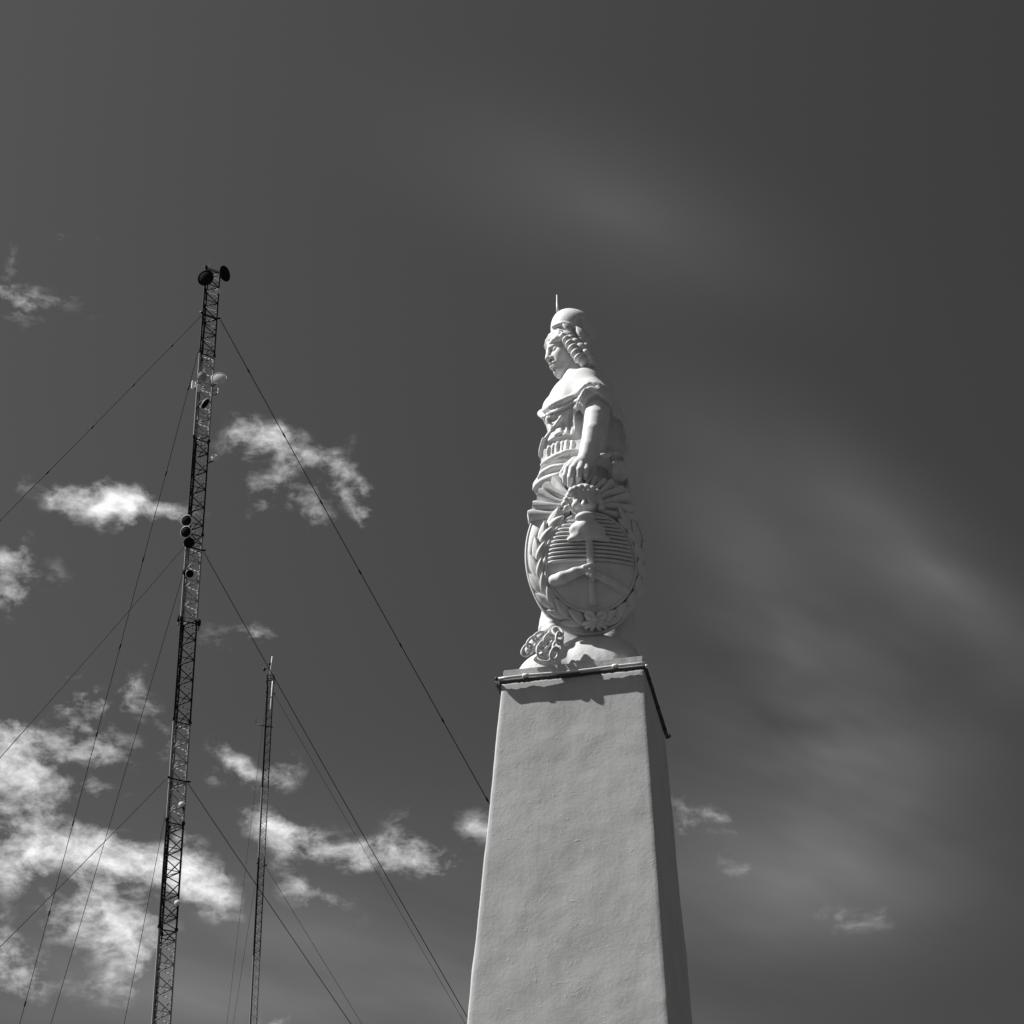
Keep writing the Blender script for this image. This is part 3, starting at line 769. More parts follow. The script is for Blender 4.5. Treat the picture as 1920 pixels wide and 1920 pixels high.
def plate():
    V, Fc = [], []; nr, nt = 44, 128
    for i in range(1, nr + 1):
        r = (i / nr) ** .8
        for k in range(nt):
            t = 2 * math.pi * k / nt; a, b = SA * r * math.cos(t), SB * r * math.sin(t)
            qo = math.sqrt(((a - OC[0]) / OA) ** 2 + ((b - OC[1]) / OB) ** 2); edge_ = min(1.0, (1 - r) * 9)
            V.append(s_pt(a, b, -.075 * edge_ * math.exp(-((qo - 1.14) / .13) ** 2)))
    c0 = len(V); V.append(s_pt(0, 0))
    for k in range(nt): Fc.append((c0, k, (k + 1) % nt))
    for i in range(nr - 1):
        for k in range(nt): Fc.append((i * nt + k, (i + 1) * nt + k, (i + 1) * nt + (k + 1) % nt, i * nt + (k + 1) % nt))
    o = len(V)
    for k in range(nt):
        t = 2 * math.pi * k / nt; V.append(SC + sa * SA * .97 * math.cos(t) + sb * SB * .97 * math.sin(t) - sn * .07)
    e = (nr - 1) * nt
    for k in range(nt): Fc.append((e + k, o + k, o + (k + 1) % nt, e + (k + 1) % nt))
    V.append(SC - sn * .07); c1 = len(V) - 1
    for k in range(nt): Fc.append((c1, o + (k + 1) % nt, o + k))
    return mesh('plate', V, Fc)
link('plate', plate(), M_STONE, shield)
tube('rim', [s_pt(SA * .985 * math.cos(t), SB * .985 * math.sin(t), .0) for t in np.linspace(0, 2 * math.pi, 96, endpoint=False)], .013, M_STONE, shield, 8, True)
# raised inner oval
def oval(t, q=1.0): return OC[0] + OA * q * math.cos(t), OC[1] + OB * q * math.sin(t)
OL = .045
def o_h(a, b):
    q = ((a - OC[0]) / OA) ** 2 + ((b - OC[1]) / OB) ** 2
    return OL + .02 * max(0, 1 - q)
def o_pt(a, b, lift=0.0): return s_pt(a, b, o_h(a, b) + lift)
V, Fc = [], []; nr, nt = 14, 72
for i in range(1, nr + 1):
    for k in range(nt): a, b = oval(2 * math.pi * k / nt, i / nr); V.append(o_pt(a, b))
c0 = len(V); V.append(o_pt(*OC))
for k in range(nt): Fc.append((c0, k, (k + 1) % nt))
for i in range(nr - 1):
    for k in range(nt): Fc.append((i * nt + k, (i + 1) * nt + k, (i + 1) * nt + (k + 1) % nt, i * nt + (k + 1) % nt))
o = len(V)
for k in range(nt): a, b = oval(2 * math.pi * k / nt, 1.0); V.append(s_pt(a, b, -.05))
for k in range(nt): Fc.append(((nr - 1) * nt + k, o + k, o + (k + 1) % nt, (nr - 1) * nt + (k + 1) % nt))
link('oval_field', mesh('oval_field', V, Fc), M_STONE, shield)
tube('oval_border', [o_pt(*oval(t, .99), .004) for t in np.linspace(0, 2 * math.pi, 80, endpoint=False)], .012, M_STONE, shield, 8, True)
# horizontal bars of the upper field
NB = 13
bt, bb = s_ab(1105, 962)[1], s_ab(1105, 1056)[1]
for i in range(NB):
    b = bt + (bb - bt) * (i + .5) / NB
    q = 1 - ((b - OC[1]) / (OB * .95)) ** 2
    if q <= .02: continue
    w = OA * .93 * math.sqrt(q)
    pts = [o_pt(OC[0] - w + 2 * w * j / 24, b, .014) for j in range(25)]
    V, Fc = tube_data(pts, [(.0142 if 0 < j < 24 else .009) for j in range(25)], 6)
    link('field_bar', mesh('field_bar', V, Fc), M_STONE, shield)
# pike
p0, p1 = s_ab(1103, 1000), s_ab(1107, 1062)
V, Fc = tube_data([o_pt(p0[0] + (p1[0] - p0[0]) * t, p0[1] + (p1[1] - p0[1]) * t, .022) for t in np.linspace(0, 1, 8)], .034, 10); link('pike', mesh('pike', V, Fc), M_STONE, shield)
p0, p1 = s_ab(1109, 1082), s_ab(1112, 1136)
V, Fc = tube_data([o_pt(p0[0] + (p1[0] - p0[0]) * t, p0[1] + (p1[1] - p0[1]) * t, .000) for t in np.linspace(0, 1, 8)], .030, 10); link('pike', mesh('pike', V, Fc), M_STONE, shield)
# cap on the pike, clasped forearms, sun face: carved in the same way
def S3(px, py, lift, field=True):
    a, b = s_ab(px, py, lift + (.06 if field else 0)); return (o_pt if field else s_pt)(a, b, lift)
Pc = Sculpt(S3(1100, 1000, .05) - .42, S3(1100, 1000, .05) + .42, .0075)
Pc.path([S3(1070, 1013, .02), S3(1086, 1006, .035), S3(1104, 1003, .045), S3(1122, 1006, .035), S3(1138, 1014, .02)], [.035, .05, .055, .05, .035], .02)
Pc.path([S3(1080, 995, .03), S3(1100, 990, .05), S3(1122, 996, .03)], [.06, .085, .06], .03)
Pc.path([S3(1086, 988, .04), S3(1102, 986, .05), S3(1112, 990, .04)], [.05, .06, .05], .03)
Pc.ell(S3(1097, 970, .10), (.088, .065, .048), .003)
Pc.path([S3(1068, 1019, .0), S3(1086, 1012, .01), S3(1104, 1009, .02), S3(1122, 1012, .01), S3(1140, 1020, .0)], [.03, .034, .034, .034, .03], .015, 's')
link('pike_cap', big_mesh('pike_cap', [Pc.skin()]), M_STONE, shield)
Fa = Sculpt(S3(1105, 1080, .05) - .50, S3(1105, 1080, .05) + .50, .0075)
Fa.path([S3(1041, 1089, -.015), S3(1054, 1084, .022), S3(1078, 1074, .03), S3(1094, 1069, .035)], [.062, .056, .044, .038], .02)
Fa.ell(S3(1102, 1068, .045), (.06, .05, .045), .02)
Fa.path([S3(1171, 1108, -.03), S3(1158, 1099, .004), S3(1136, 1086, .012), S3(1118, 1078, .025)], [.05, .046, .040, .036], .02)
for i_, (x, y) in enumerate(((1104, 1066), (1107, 1069), (1108, 1073), (1107, 1077))):
    Fa.path([S3(x - 6, y, .07), S3(x + 3, y + 3, .085), S3(x + 5, y + 9, .07)], [.018, .018, .014], .004)
Fa.path([S3(1096, 1063, .07), S3(1106, 1060, .08), S3(1114, 1062, .07)], [.02, .018, .014], .006)
link('clasped_forearms', big_mesh('clasped_forearms', [Fa.skin()]), M_STONE, shield)
# ---- sun over the oval: face with curls, rays fanning out
Sf = Sculpt(S3(1095, 938, .08, False) - .32, S3(1095, 938, .08, False) + .32, .0065)
def F3(px, py, l): return S3(px, py, l, False)
Sf.ell(F3(1094, 940, .05), (.135, .12, .17), .02)
Sf.cone(F3(1079, 932, .125), F3(1090, 933, .145), .020, .018, .012); Sf.cone(F3(1100, 933, .145), F3(1112, 932, .125), .018, .020, .012)
for x in (1084, 1105):
    Sf.ell(F3(x, 938, .170), (.042, .07, .032), .008, 's'); Sf.ell(F3(x, 939, .135), (.028, .026, .018), .004); Sf.cone(F3(x - 7, 934, .15), F3(x + 7, 934, .15), .010, .010, .006)
Sf.cone(F3(1095, 934, .145), F3(1094, 946, .165), .014, .020, .012)
Sf.ell(F3(1080, 948, .125), .04, .03); Sf.ell(F3(1109, 948, .125), .04, .03)
for (x, y, r) in ((1067, 930, .034), (1062, 938, .032), (1058, 946, .030), (1063, 953, .030), (1072, 922, .036), (1079, 918, .036), (1089, 915, .036), (1100, 915, .036), (1110, 918, .036), (1086, 921, .028), (1095, 921, .028), (1104, 922, .028), (1119, 924, .036), (1123, 933, .034), (1126, 943, .032), (1128, 952, .030), (1069, 939, .030), (1120, 941, .028)):
    lf = .155 if y < 923 else .10
    Sf.ell(F3(x, y, lf), r, .006); Sf.ell(F3(x - 1, y + 1, lf + .035), r * .42, .006, 's')
link('sun_face', big_mesh('sun_face', [Sf.skin()]), M_STONE, shield)
OUT = [(196, 110), (186, 100), (172, 93), (158, 88), (146, 84), (134, 80), (120, 74), (106, 66), (92, 62), (78, 60), (64, 62), (50, 68), (36, 78), (24, 86), (12, 90), (0, 94), (-12, 103), (-20, 106)]
angs = np.array([q[0] for q in OUT][::-1], float); rads_ = np.array([q[1] for q in OUT][::-1], float)
edges = np.linspace(-20, 198, 17)
for i in range(16):
    g0, g1 = edges[i] + 1.15, edges[i + 1] - 1.15
    wavy = i % 2
    V, Fc = [], []; nu, nv = 14, 7
    gm = (g0 + g1) / 2; ro = float(np.interp(gm, angs, rads_)); ri = 26
    for iu in range(nu):
        u = iu / (nu - 1); r = ri + (ro - ri) * u
        for iv in range(nv):
            v = -1 + 2 * iv / (nv - 1)
            g = gm + (g1 - g0) / 2 * v * (1.0 - .22 * (u > .93)) + (3.0 * math.sin(u * 5.0) if wavy else 0)
            px, py = 1094 + r * math.cos(rad(g)), 950 - r * .98 * math.sin(rad(g))
            hh = .155 - .085 * u
            a, b = s_plane(px, py, hh)
            hgt = .055 + .012 * (1 - abs(v) ** 2.2) - (.010 if iv in (0, nv - 1) else 0)
            V.append(SC + sa * a + sb * b + sn * (hh + hgt - .05))
    o = len(V)
    for iu in range(nu):
        for iv in range(nv):
            p = V[iu * nv + iv]; V.append(p - sn * .09)
    for iu in range(nu - 1):
        for iv in range(nv - 1):
            q = iu * nv + iv; Fc.append((q, q + nv, q + nv + 1, q + 1)); Fc.append((o + q, o + q + 1, o + q + nv + 1, o + q + nv))
        for iv in (0, nv - 1):
            q = iu * nv + iv; Fc.append((q, q + nv, o + q + nv, o + q))
    for iv in range(nv - 1):
        for iu in (0, nu - 1):
            q = iu * nv + iv; Fc.append((q, q + 1, o + q + 1, o + q))
    bmr = bmesh.new(); mr_ = mesh('sun_ray', V, Fc, False); bmr.from_mesh(mr_); bmesh.ops.recalc_face_normals(bmr, faces=bmr.faces); bmr.to_mesh(mr_); bmr.free(); mr_.polygons.foreach_set('use_smooth', [True] * len(mr_.polygons)); mr_.set_sharp_from_angle(angle=rad(40))
    link('sun_ray', mr_, M_STONE, shield)
a, b = s_plane(1094, 950, .07); V, Fc = [SC + sa * a + sb * b + sn * .07], []           # slab the rays are carved on
gs = np.linspace(-20, 198, 60)
for g in gs:
    r = float(np.interp(g, angs, rads_)) * .95
    a, b = s_plane(1094 + r * math.cos(rad(g)), 950 - r * .98 * math.sin(rad(g)), .0); V.append(SC + sa * a + sb * b + sn * .0)
n_ = len(gs)
V.append(V[0] - sn * .12)
for q in range(n_): V.append(V[1 + q] - sn * .10)
for q in range(n_ - 1): Fc.append((0, 1 + q, 2 + q)); Fc.append((n_ + 1, n_ + 3 + q, n_ + 2 + q)); Fc.append((1 + q, n_ + 2 + q, n_ + 3 + q, 2 + q))
link('sun_slab', mesh('sun_slab', V, Fc, False), M_STONE, shield)
# ---- laurel branches round the oval
def shield_leaf(px0, py0, px1, py1, w=1.0, lift=.035):
    a0 = s_ab(px0, py0, .04); a1 = s_ab(px1, py1, .04)
    p = s_pt(*a0, lift); q = s_pt(*a1, lift + .01)
    am = ((a0[0] + a1[0]) / 2, (a0[1] + a1[1]) / 2)
    L = np.linalg.norm(q - p); place(LEAF, 'laurel_leaf', p, q - p, s_nrm(*am), shield, (L / .20, w, 1.2))
for k in range(8):                                       # both branches climb from the bow at the bottom
    for side in (-1, 1):
        t = k / 7; th = rad(-90 + side * (7 + 118 * t))
        q = 1.15
        a, b = OC[0] + OA * q * math.cos(th), OC[1] + OB * q * math.sin(th)
        for inout in (-1, 1):
            jit = .5 * math.sin(k * 5.1 + side * 2 + inout)
            q2 = q + (.19 + .03 * jit if inout > 0 else -.07); th2 = th + side * rad((25 if inout > 0 else 21) + 3 * jit)
            a2, b2 = OC[0] + OA * q2 * math.cos(th2), OC[1] + OB * q2 * math.sin(th2)
            lim = (a2 / (SA * .99)) ** 2 + (b2 / (SB * .99)) ** 2
            if lim > 1: a2, b2 = a2 / math.sqrt(lim), b2 / math.sqrt(lim)
            p = s_pt(a, b, .020); qq = s_pt(a2, b2, .055 if inout > 0 else .075)
            L = np.linalg.norm(qq - p)
            if L < .05: continue
            place(LEAF, 'laurel_leaf', p, qq - p, s_nrm((a + a2) / 2, (b + b2) / 2) + sa * side * inout * .25, shield, (L / .20, 1.15 + .25 * jit, 1.0))
for side in (-1, 1):
    pts = [s_pt(OC[0] + OA * 1.17 * math.cos(rad(-90 + side * x)), OC[1] + OB * 1.17 * math.sin(rad(-90 + side * x)), .03) for x in np.linspace(4, 132, 30)]
    tube('laurel_stem', pts, [.014 - .007 * i / 29 for i in range(30)], M_STONE, shield, 7)
# ribbon bow
for side in (-1, 1):
    pts = [S3(1117 + side * 2, 1161, .06, False), S3(1117 + side * 6, 1152, .075, False), S3(1117 + side * 13, 1147, .07, False), S3(1117 + side * 17, 1152, .065, False), S3(1117 + side * 13, 1159, .07, False)]
    P2 = []
    for t in np.linspace(0, 1, 24):                      # closed loop through the points
        x = t * len(pts); i0 = int(x) % len(pts); fr_ = x - int(x); i1 = (i0 + 1) % len(pts); P2.append(pts[i0] * (1 - fr_) + pts[i1] * fr_)
    V, Fc = tube_data(P2[:-1], .015, 7, True, 1.6); link('bow_loop', mesh('bow_loop', V, Fc), M_STONE, shield)
    for dx, dy in ((26, 8), (20, 16), (8, 20)):
        V, Fc = tube_data([S3(1117, 1162, .06, False), S3(1117 + side * dx * .5, 1162 + dy * .6, .065, False), S3(1117 + side * dx, 1162 + dy, .05, False)], [.014, .02, .016], 7); link('bow_ribbon', mesh('bow_ribbon', V, Fc), M_STONE, shield)
V, Fc = tube_data([S3(1117, 1157, .07, False), S3(1117, 1161, .08, False), S3(1117, 1165, .07, False)], [.018, .032, .018], 10); link('bow_knot', mesh('bow_knot', V, Fc), M_STONE, shield)

# ------------------------------------------------------------------ radio masts
def lat_mast(name, label, Y, top_px, bot_px, edge, panel, leg_r, br_r, bands, detailed, leg_az):
    top = at(*top_px, Y); bot = at(*bot_px, Y)
    ax = (top - bot) / np.linalg.norm(top - bot)
    base = bot - ax * (bot[2] / ax[2])
    H = np.linalg.norm(top - base)
    root = empty(name, base); tag(root, label, 'radio mast', 'guyed lattice radio masts')
    hz = [np.array([math.sin(rad(a)), math.cos(rad(a)), 0]) for a in leg_az]
    R = edge / math.sqrt(3)
    def legp(i, s): return ax * s + hz[i] * R            # local to base, s metres up the axis
    def colour(s):
        py = None
        q = base + ax * s; dd = q - CAM
        py = 960 - FPX * (dd @ CU) / (dd @ CF)
        for y0, y1, dark in bands:
            if y0 <= py < y1: return M_MAST_DARK if dark else M_MAST_LIGHT
        return M_MAST_DARK if int(s / 6.5) % 2 else M_MAST_LIGHT
    # band limits along the axis
    lim = [0.0]
    ss = np.linspace(0, H, 1200); prev = colour(0)
    for s in ss[1:]:
        c = colour(s)
        if c is not prev: lim.append(float(s)); prev = c
    lim.append(H)
    for a, b in zip(lim[:-1], lim[1:]):
        m = colour((a + b) / 2)
        for i in range(3):
            bar('leg', legp(i, a), legp(i, b), leg_r, m, root)
        if detailed and a > 18:
            for i in range(3):                           # bolted flanges where the sections meet
                bar('flange', legp(i, b) - ax * .05, legp(i, b) + ax * .05, leg_r * 1.8, M_MAST_DARK, root)
                bar('flange_strut', legp(i, b - .08), legp((i + 1) % 3, b - .08), br_r * 1.2, M_MAST_DARK, root)
    smin = 21.0 if detailed else H + 1
    n = int(H / panel)
    low_v = {M_MAST_DARK.name: ([], []), M_MAST_LIGHT.name: ([], [])}
    def low(p, q, r, m):
        V, Fc = tube_data([p, q], r, 4); LV, LF = low_v[m.name]; o = len(LV); LV += V; LF += [tuple(k + o for k in f) for f in Fc]
    for k in range(n):
        s0 = H - (k + 1) * panel; s1 = s0 + panel; sm = s0 + panel / 2
        m = colour(sm)
        for i in range(3):
            j = (i + 1) % 3
            A, B, C_ = legp(i, s1), legp(j, sm), legp(i, s0)
            if s0 > smin:
                bar('diagonal_brace', A, B, br_r, m, root); bar('diagonal_brace', B, C_, br_r, m, root)
                bar('horizontal_brace', C_, legp(j, s0), br_r * .8, m, root)
            else:
                low(A, B, br_r, m); low(B, C_, br_r, m)
                if not detailed or k % 1 == 0: low(C_, legp(j, s0), br_r * .8, m)
    for mm in (M_MAST_DARK, M_MAST_LIGHT):
        LV, LF = low_v[mm.name]
        if LV:
            o = link('lattice', mesh('lattice', LV, LF, False), mm, root); o['kind'] = 'stuff'
    return root, base, ax, H, legp
B1 = [(-999, 668, 1), (668, 828, 0), (828, 1005, 1), (1005, 1168, 0), (1168, 1357, 1), (1357, 1545, 0), (1545, 1745, 1), (1745, 1960, 0)]
AZ1 = (-150, -30, 90)
mast1, base1, ax1, H1, leg1 = lat_mast('radio_mast', 'thick lattice radio mast in dark and pale bands, hung with dish antennas', 65.0, (396, 510), (299, 1915), 0.59, 0.80, 0.034, 0.020, B1, True, AZ1)
B2 = [(-999, 1480, 1), (1480, 1612, 0), (1612, 1795, 1), (1795, 1960, 0)]
mast2, base2, ax2, H2, leg2 = lat_mast('radio_mast', 'slender lattice radio mast with a white tube antenna near its top', 84.0, (506, 1268), (473.5, 1915), 0.29, 0.42, 0.024, 0.009, B2, False, (-150, -30, 90))
def s_of(base, ax, px, py, Y):
    q = at(px, py, Y) - base; return float(q @ ax)
# cables and ladder between two legs of the thick mast
for off, r in ((0.25, .016), (0.42, .020), (0.6, .013), (0.75, .017)):
    p = [leg1(0, s) * (1 - off) + leg1(1, s) * off + np.array([.02 * math.sin(s * .9 + off * 9), 0, 0]) for s in np.linspace(0.5, H1 - 1.2 - off * 3, 60)]
    tube('cable', p, r, M_CABLE, mast1, 5)
for s in np.arange(22, H1 - .4, 0.4):
    bar('rung', leg1(0, s) * .72 + leg1(1, s) * .28, leg1(0, s) * .28 + leg1(1, s) * .72, .009, M_MAST_DARK, mast1)
p = [leg2(0, s) * .5 + leg2(1, s) * .5 for s in np.linspace(.5, H2 - 1, 40)]
tube('cable', p, .016, M_CABLE, mast2, 5)
for off in (.25, .75):
    tube('cable', [leg2(0, s) * off + leg2(1, s) * (1 - off) for s in np.linspace(.5, H2 - 3, 40)], .010, M_CABLE, mast2, 5)
tube('lightning_rod', [leg1(1, H1 - .3), leg1(1, H1) + ax1 * .75 + np.array([0.05, 0, 0])], [.014, .008], M_MAST_DARK, mast1, 6)
bar('top_strut', leg1(0, H1), leg1(2, H1), .018, M_MAST_DARK, mast1); bar('top_strut', leg1(0, H1), leg1(1, H1), .018, M_MAST_DARK, mast1); bar('top_strut', leg1(2, H1), leg1(1, H1), .018, M_MAST_DARK, mast1)
for (cx_, cy_) in ((386.7, 504), ):
    q = at(cx_, cy_, 64.8) - base1
    tube('beacon', [q - ax1 * .15, q - ax1 * .03, q, q + ax1 * .05], [.02, .02, .055, .045], M_MAST_DARK, mast1, 8)
# guy-wire collars on the thick mast
for yy in (597, 1032, 1466):
    s = s_of(base1, ax1, 396 - (yy - 510) * .069, yy, 65.0)
    for i in range(3):
        h = leg1(i, s) - ax1 * s; h = h / np.linalg.norm(h)
        bar('guy_bracket', leg1(i, s), leg1(i, s) + h * .15, .038, M_MAST_DARK, mast1)
        bar('guy_bracket', leg1(i, s), leg1((i + 1) % 3, s), .028, M_MAST_DARK, mast1)

# dish antennas: shallow drum or bowl, back hub and arm to the mast
def dish(px, py, Y, d, facing, depth, face_m, rim_m, label, bowl=False):
    c = at(px, py, Y); fz = np.array(facing, float); fz /= np.linalg.norm(fz)
    root = empty('dish_antenna', c); tag(root, label, 'dish antenna', 'dish antennas on the thick mast')
    a, b, _ = frame_of(fz); r = d / 2; n = 28
    prof = [(0, -depth), (r * .45, -depth * .95), (r * .8, -depth * .62), (r * .97, -depth * .2), (r, 0)]
    V, Fc = [], []
    for (rr, zz) in prof:
        for k in range(n):
            t = 2 * math.pi * k / n; V.append(a * rr * math.cos(t) + b * rr * math.sin(t) + fz * zz)
    for i in range(len(prof) - 1):
        for k in range(n): Fc.append((i * n + k, (i + 1) * n + k, (i + 1) * n + (k + 1) % n, i * n + (k + 1) % n))
    link('reflector', mesh('reflector', V, Fc), face_m if bowl else rim_m, root)
    sag = -depth * .55 if bowl else 0.04
    V, Fc = [fz * sag], []
    for i, q in enumerate((.35, .7, .985)):
        for k in range(n):
            t = 2 * math.pi * k / n; V.append(a * r * q * math.cos(t) + b * r * q * math.sin(t) + fz * (sag * (1 - q * q) + .004))
    for k in range(n): Fc.append((0, 1 + k, 1 + (k + 1) % n))
    for i in range(2):
        for k in range(n): Fc.append((1 + i * n + k, 1 + (i + 1) * n + k, 1 + (i + 1) * n + (k + 1) % n, 1 + i * n + (k + 1) % n))
    link('face', mesh('face', V, Fc), face_m, root)
    rim = [a * r * math.cos(t) + b * r * math.sin(t) for t in np.linspace(0, 2 * math.pi, n, endpoint=False)]
    tube('rim', rim, .018 if d > .4 else .010, rim_m, root, 6, True)
    q = c - base1; s = float(q @ ax1); best = min(range(3), key=lambda i: np.linalg.norm(leg1(i, s) - q))
    lp = leg1(best, s - .05) - q
    hub = -fz * (depth + .05)
    tube('mount_arm', [-fz * depth * .8, hub, lp * .6 + hub * .4, lp], [.05, .045, .03, .035], M_MAST_DARK, root, 6)
    bar('mount_pole', lp - ax1 * .22, lp + ax1 * .22, .03, M_MAST_DARK, root)
    return root
CAMD = -wray(385, 700); CAMD /= np.linalg.norm(CAMD)
dish(385.6, 521, 64.45, .64, (-.25, -1, -.25), .22, M_BLACK, M_BLACK, 'big black drum dish at the mast top beside the lightning rod')
dish(421.5, 513, 64.9, .62, (.78, -.46, -.12), .16, M_BLACK, M_BLACK, 'black dish tilted edge-on at the mast top, held outside the leg')
dish(409, 545.5, 64.8, .20, (.2, -1, -.3), .08, M_WHITE, M_WHITE, 'tiny white dish just under the mast top')
dish(411, 710, 64.6, .58, (.05, -1, .10), .12, M_WHITE, M_WHITE, 'large pale round dish beside the upper pale band of the mast')
dish(378, 707, 64.3, .40, (-.4, -1, -.45), .14, M_GREY, M_GREY, 'grey dish over the white panel antennas')
dish(385, 757, 64.45, .46, (.75, .05, -.62), .16, M_BLACK, M_WHITE, 'dark bowl dish with white rim inside the mast, tipped downwards', True)
dish(403, 857, 64.7, .36, (-.02, -1, .10), .1, M_WHITE, M_WHITE, 'small pale dish held outside the mast on a dark bracket')
dish(349.8, 976.5, 64.5, .42, (-.35, -1, -.35), .16, M_BLACK, M_WHITE, 'uppermost of the three black white-rimmed dishes stacked on one leg')
dish(348.8, 997.5, 64.5, .42, (-.35, -1, -.35), .16, M_BLACK, M_WHITE, 'middle one of the three black dishes stacked on one leg')
dish(354.6, 1017.5, 64.45, .38, (.1, -1, -.3), .16, M_BLACK, M_BLACK, 'lowest of the three stacked black dishes, just over the guy collar')
dish(356, 1076, 64.5, .30, (.45, -.8, -.6), .12, M_BLACK, M_WHITE, 'small dark dish inside the pale band under the stacked dishes', True)
dish(345.5, 1072, 64.5, .20, (-.6, -.7, -.3), .08, M_BLACK, M_BLACK, 'tiny dark dish on the leg under the stacked dishes')
dish(339, 1507.5, 64.7, .26, (-.2, -1, .15), .07, M_WHITE, M_WHITE, 'small white dish with looped cable under the lowest guy collar')
dish(331, 1692, 64.7, .26, (-.2, -1, .15), .07, M_WHITE, M_WHITE, 'small white dish on the lowest dark band of the mast')
# looped feeder cables under the two low dishes
for cx_, cy_ in ((338, 1520), (326, 1706)):
    c = at(cx_, cy_, 64.6); pts = [c - base1 + np.array([.11 * math.cos(t), 0, .16 * math.sin(t) - .04]) for t in np.linspace(-2.6, 3.2, 16)]
    tube('cable_loop', pts, .011, M_CABLE, mast1, 5)
# panel antennas
def panel(px, py, Y, w, h, d, az, label):
    c = at(px, py, Y); root = empty('panel_antenna', c); tag(root, label, 'panel antenna')
    R_ = Matrix.Rotation(rad(az), 3, 'Z')
    box('housing', (0, 0, 0), (w, d, h), M_WHITE, root, 0.012, R_)
    q = c - base1; s = float(q @ ax1); best = min(range(3), key=lambda i: np.linalg.norm(leg1(i, s) - q)); lp = leg1(best, s) - q
    tube('mount_arm', [(0, 0, -.1), lp * .5 + np.array([0, 0, -.14]), lp + np.array([0, 0, -.1])], .018, M_MAST_DARK, root, 6)
    tube('mount_arm', [(0, 0, .1), lp + np.array([0, 0, .06])], .014, M_MAST_DARK, root, 6)
panel(361.8, 721.5, 64.5, .10, .36, .08, 25, 'white panel antenna standing farthest out from the mast leg')
panel(367.5, 721, 64.6, .07, .24, .06, 25, 'small white panel antenna close to the mast leg')
panel(409.5, 733, 64.9, .06, .26, .06, -20, 'white stub antenna under the large pale dish')
panel(372.5, 727.5, 64.4, .14, .32, .10, 0, 'white box antenna fixed on the mast leg under the grey dish')
# obstruction lamps half way down
for px, py, dx, lab in ((335, 1160, -1, 'small dark obstruction lamp on a bent arm, on the mast leg away from the obelisk'), (373.5, 1168, 1, 'small dark obstruction lamp on a bent arm, on the mast leg toward the obelisk')):
    c = at(px, py, 64.9) - base1; s = float(c @ ax1) - .22
    lp = leg1(0 if dx < 0 else 2, s)
    root = empty('obstruction_lamp', base1 + lp); tag(root, lab, 'lamp', 'obstruction lamps on the mast')
    q = c - lp
    tube('arm', [(0, 0, 0), (q[0], q[1], -.05), (q[0], q[1], q[2] - .1)], .022, M_MAST_DARK, root, 6)
    tube('lens', [(q[0], q[1], q[2] - .13), (q[0], q[1], q[2] - .08), (q[0], q[1], q[2] + .08), (q[0], q[1], q[2] + .14)], [.035, .06, .06, .025], M_BLACK, root, 10)

# top of the slender mast
s_top = H2
tube('pole', [ax2 * (H2 - .5) + np.array([-.03, 0, 0]), ax2 * (H2 + 1.03) + np.array([.06, 0, 0])], [.028, .02], M_WHITE, mast2, 7)
bars = [leg2(i, H2) for i in range(3)]
for dz in (0, -.28):
    pl = [np.array([-.14, -.1, dz]), np.array([.19, -.1, dz]), np.array([.19, .2, dz]), np.array([-.14, .2, dz])]
    for i in range(4): bar('platform_bar', ax2 * H2 + pl[i], ax2 * H2 + pl[(i + 1) % 4], .018, M_MAST_DARK, mast2)
for q in ((.19, -.1), (.19, .2), (-.14, -.1)): bar('platform_bar', ax2 * H2 + np.array([q[0], q[1], -.28]), ax2 * H2 + np.array([q[0], q[1], .06]), .018, M_MAST_DARK, mast2)
c2 = at(504.5, 1252, 84.0)
an = empty('anemometer', c2); tag(an, 'dark cup anemometer on a crossed arm atop the slender mast', 'anemometer')
pA = at(495.5, 1255, 84.0) - c2; pB = at(505.8, 1244, 84.0) - c2
tube('cross_arm', [pA, (0, 0, 0), pB], .018, M_CABLE, an, 6)
for q in (pA, pB): tube('cup', [q + np.array([0, 0, -.09]), q + np.array([0, 0, -.03]), q + np.array([0, 0, .05]), q + np.array([0, 0, .08])], [.03, .06, .055, .02], M_CABLE, an, 8)
ca = at(509.5, 1304, 83.8)
tb = empty('tube_antenna', ca); tag(tb, 'white upright tube antenna clamped beside the slender mast', 'antenna')
e0, e1 = at(511.5, 1277, 83.8) - ca, at(507.3, 1331, 83.8) - ca
tube('radome', [e0, e0 * .97 + e1 * .03, e1 * .97 + e0 * .03, e1], [.02, .035, .035, .02], M_WHITE, tb, 10)
for t in (.12, .88): 
    q = e0 * (1 - t) + e1 * t; bar('clamp', q, q + np.array([-.06, .1, 0]), .02, M_MAST_DARK, tb)
cw = at(496, 1361, 83.9)
wh = empty('whip_antenna', cw); tag(wh, 'thin whip antenna on a sideways boom of the slender mast', 'antenna')
e0, e1, e2 = [at(*q, 83.9) - cw for q in ((480, 1358), (511.5, 1364), (480, 1339))]
tube('boom', [e0, e1], .022, M_MAST_DARK, wh, 6); tube('whip', [e0, e2], [.014, .007], M_MAST_DARK, wh, 5)
c3 = at(509, 1332, 84.0)

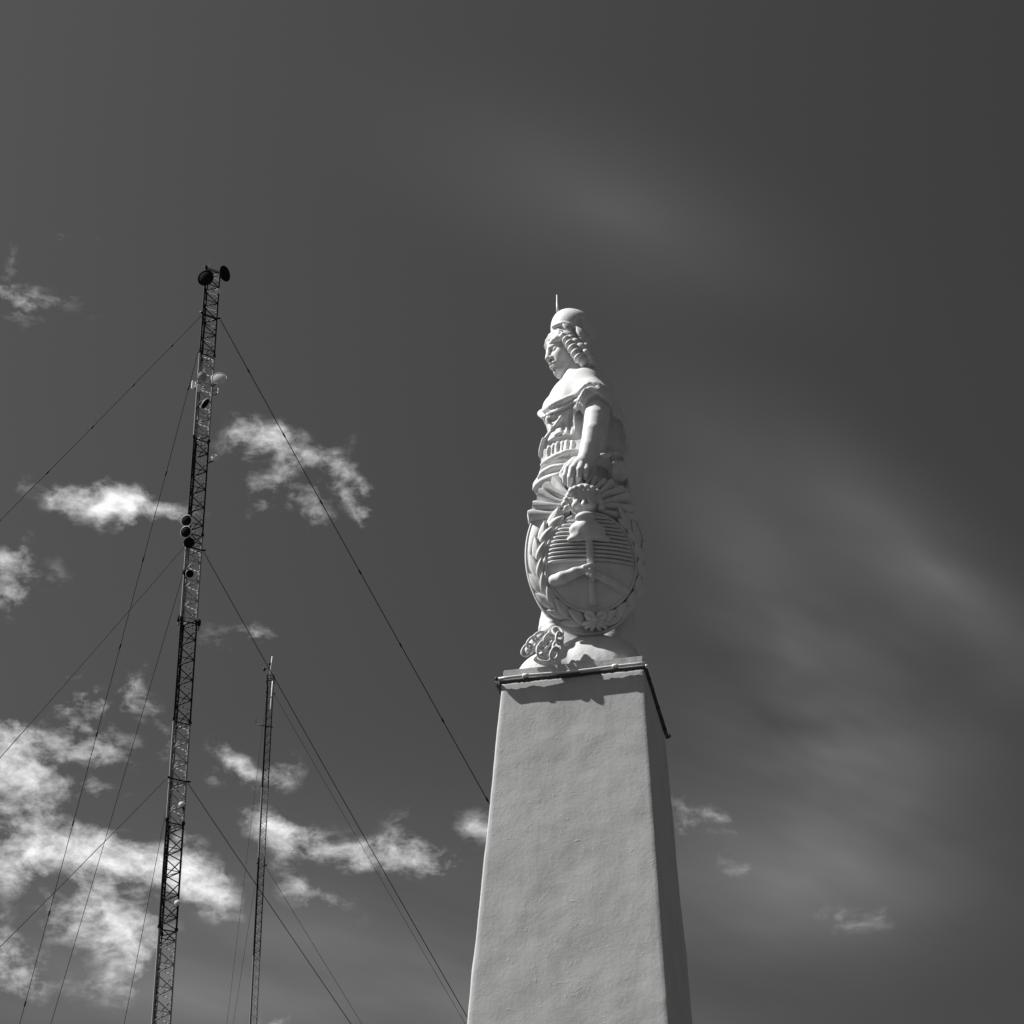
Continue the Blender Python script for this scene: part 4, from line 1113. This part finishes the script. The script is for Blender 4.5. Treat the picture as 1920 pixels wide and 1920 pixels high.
# ------------------------------------------------------------------ guy wires
def wire(a, b, Y, az, label, group, r, beads=(), sag=0.35):
    A = at(*a, Y); h = np.array([math.sin(rad(az)), math.cos(rad(az)), 0])
    n = np.cross(wray(*a), wray(*b))
    Rr = n[2] * A[2] / (n @ h)
    G = A + h * Rr; G[2] = 0.05
    pts = []
    for t in np.linspace(0, 1, 40):
        p = A + (G - A) * t; p = p - np.array([0, 0, sag * 4 * t * (1 - t)]); pts.append(p - A)
    root = empty('guy_wire', A); tag(root, label, 'guy wire', group)
    tube('strand', pts, r, M_WIRE, root, 5)
    d = (G - A) / np.linalg.norm(G - A)
    for t in beads:
        q = (G - A) * t - np.array([0, 0, sag * 4 * t * (1 - t)])
        tube('insulator', [q - d * .12, q - d * .07, q + d * .07, q + d * .12], [.016, .032, .032, .016], M_CABLE, root, 6)
    bar('anchor_block', G - A + np.array([0, 0, -.05]), G - A + np.array([0, 0, .25]), .25, M_GREY, root)
GW = 'guy wires of the thick mast'
BE = tuple(np.arange(.045, .6, .055))
wire((377, 592), (0, 965), 64.7, -150, 'guy wire from the mast top collar, slanting down over the puffed small cloud', GW, .016, BE)
wire((413.5, 600), (917, 1490), 65.0, 90, 'guy wire from the mast top collar, passing behind the obelisk', GW, .016, BE)
wire((388, 597), (36.6, 1913), 65.4, -30, 'steep guy wire from the mast top collar down the cloudy side', GW, .013, BE)
wire((344, 1027), (10, 1398), 64.7, -150, 'guy wire from the middle collar, slanting down away from the obelisk', GW, .013, ())
wire((382, 1035), (876, 1889), 65.0, 90, 'guy wire from the middle collar, passing over the slender mast top', GW, .013, ())
wire((356, 1032), (93.5, 1918), 65.4, -30, 'steep guy wire from the middle collar down across the clouds', GW, .011, ())
wire((311, 1461), (0, 1763), 64.7, -150, 'guy wire from the lowest collar, slanting down across the big cloud', GW, .012, ())
wire((352.5, 1469), (667, 1918), 65.0, 90, 'guy wire from the lowest collar, crossing behind the slender mast', GW, .012, ())
wire((322, 1466), (232, 1918), 65.4, -30, 'steep guy wire from the lowest collar beside the mast leg', GW, .010, ())
GW2 = 'guy wires of the slender mast'
wire((513.5, 1301), (873, 1908), 84.0, 90, 'thin guy wire from the slender mast top, running toward the obelisk', GW2, .0085, ())
wire((496.5, 1622), (683, 1918), 84.0, 90, 'thin guy wire from the slender mast\'s lower collar, running toward the obelisk', GW2, .0085, ())
wire((500, 1300), (425, 1918), 84.3, -30, 'faint steep guy wire from the slender mast top', GW2, .007, ())
wire((484, 1622), (437, 1918), 84.3, -30, 'faint steep guy wire from the slender mast\'s lower collar', GW2, .007, ())
for yy, xx in ((1301, 506), (1622, 490)):
    s = s_of(base2, ax2, xx - 1, yy, 84.0)
    for i in range(3):
        h = leg2(i, s) - ax2 * s; h = h / np.linalg.norm(h)
        bar('guy_bracket', leg2(i, s), leg2(i, s) + h * .12, .028, M_MAST_DARK, mast2)
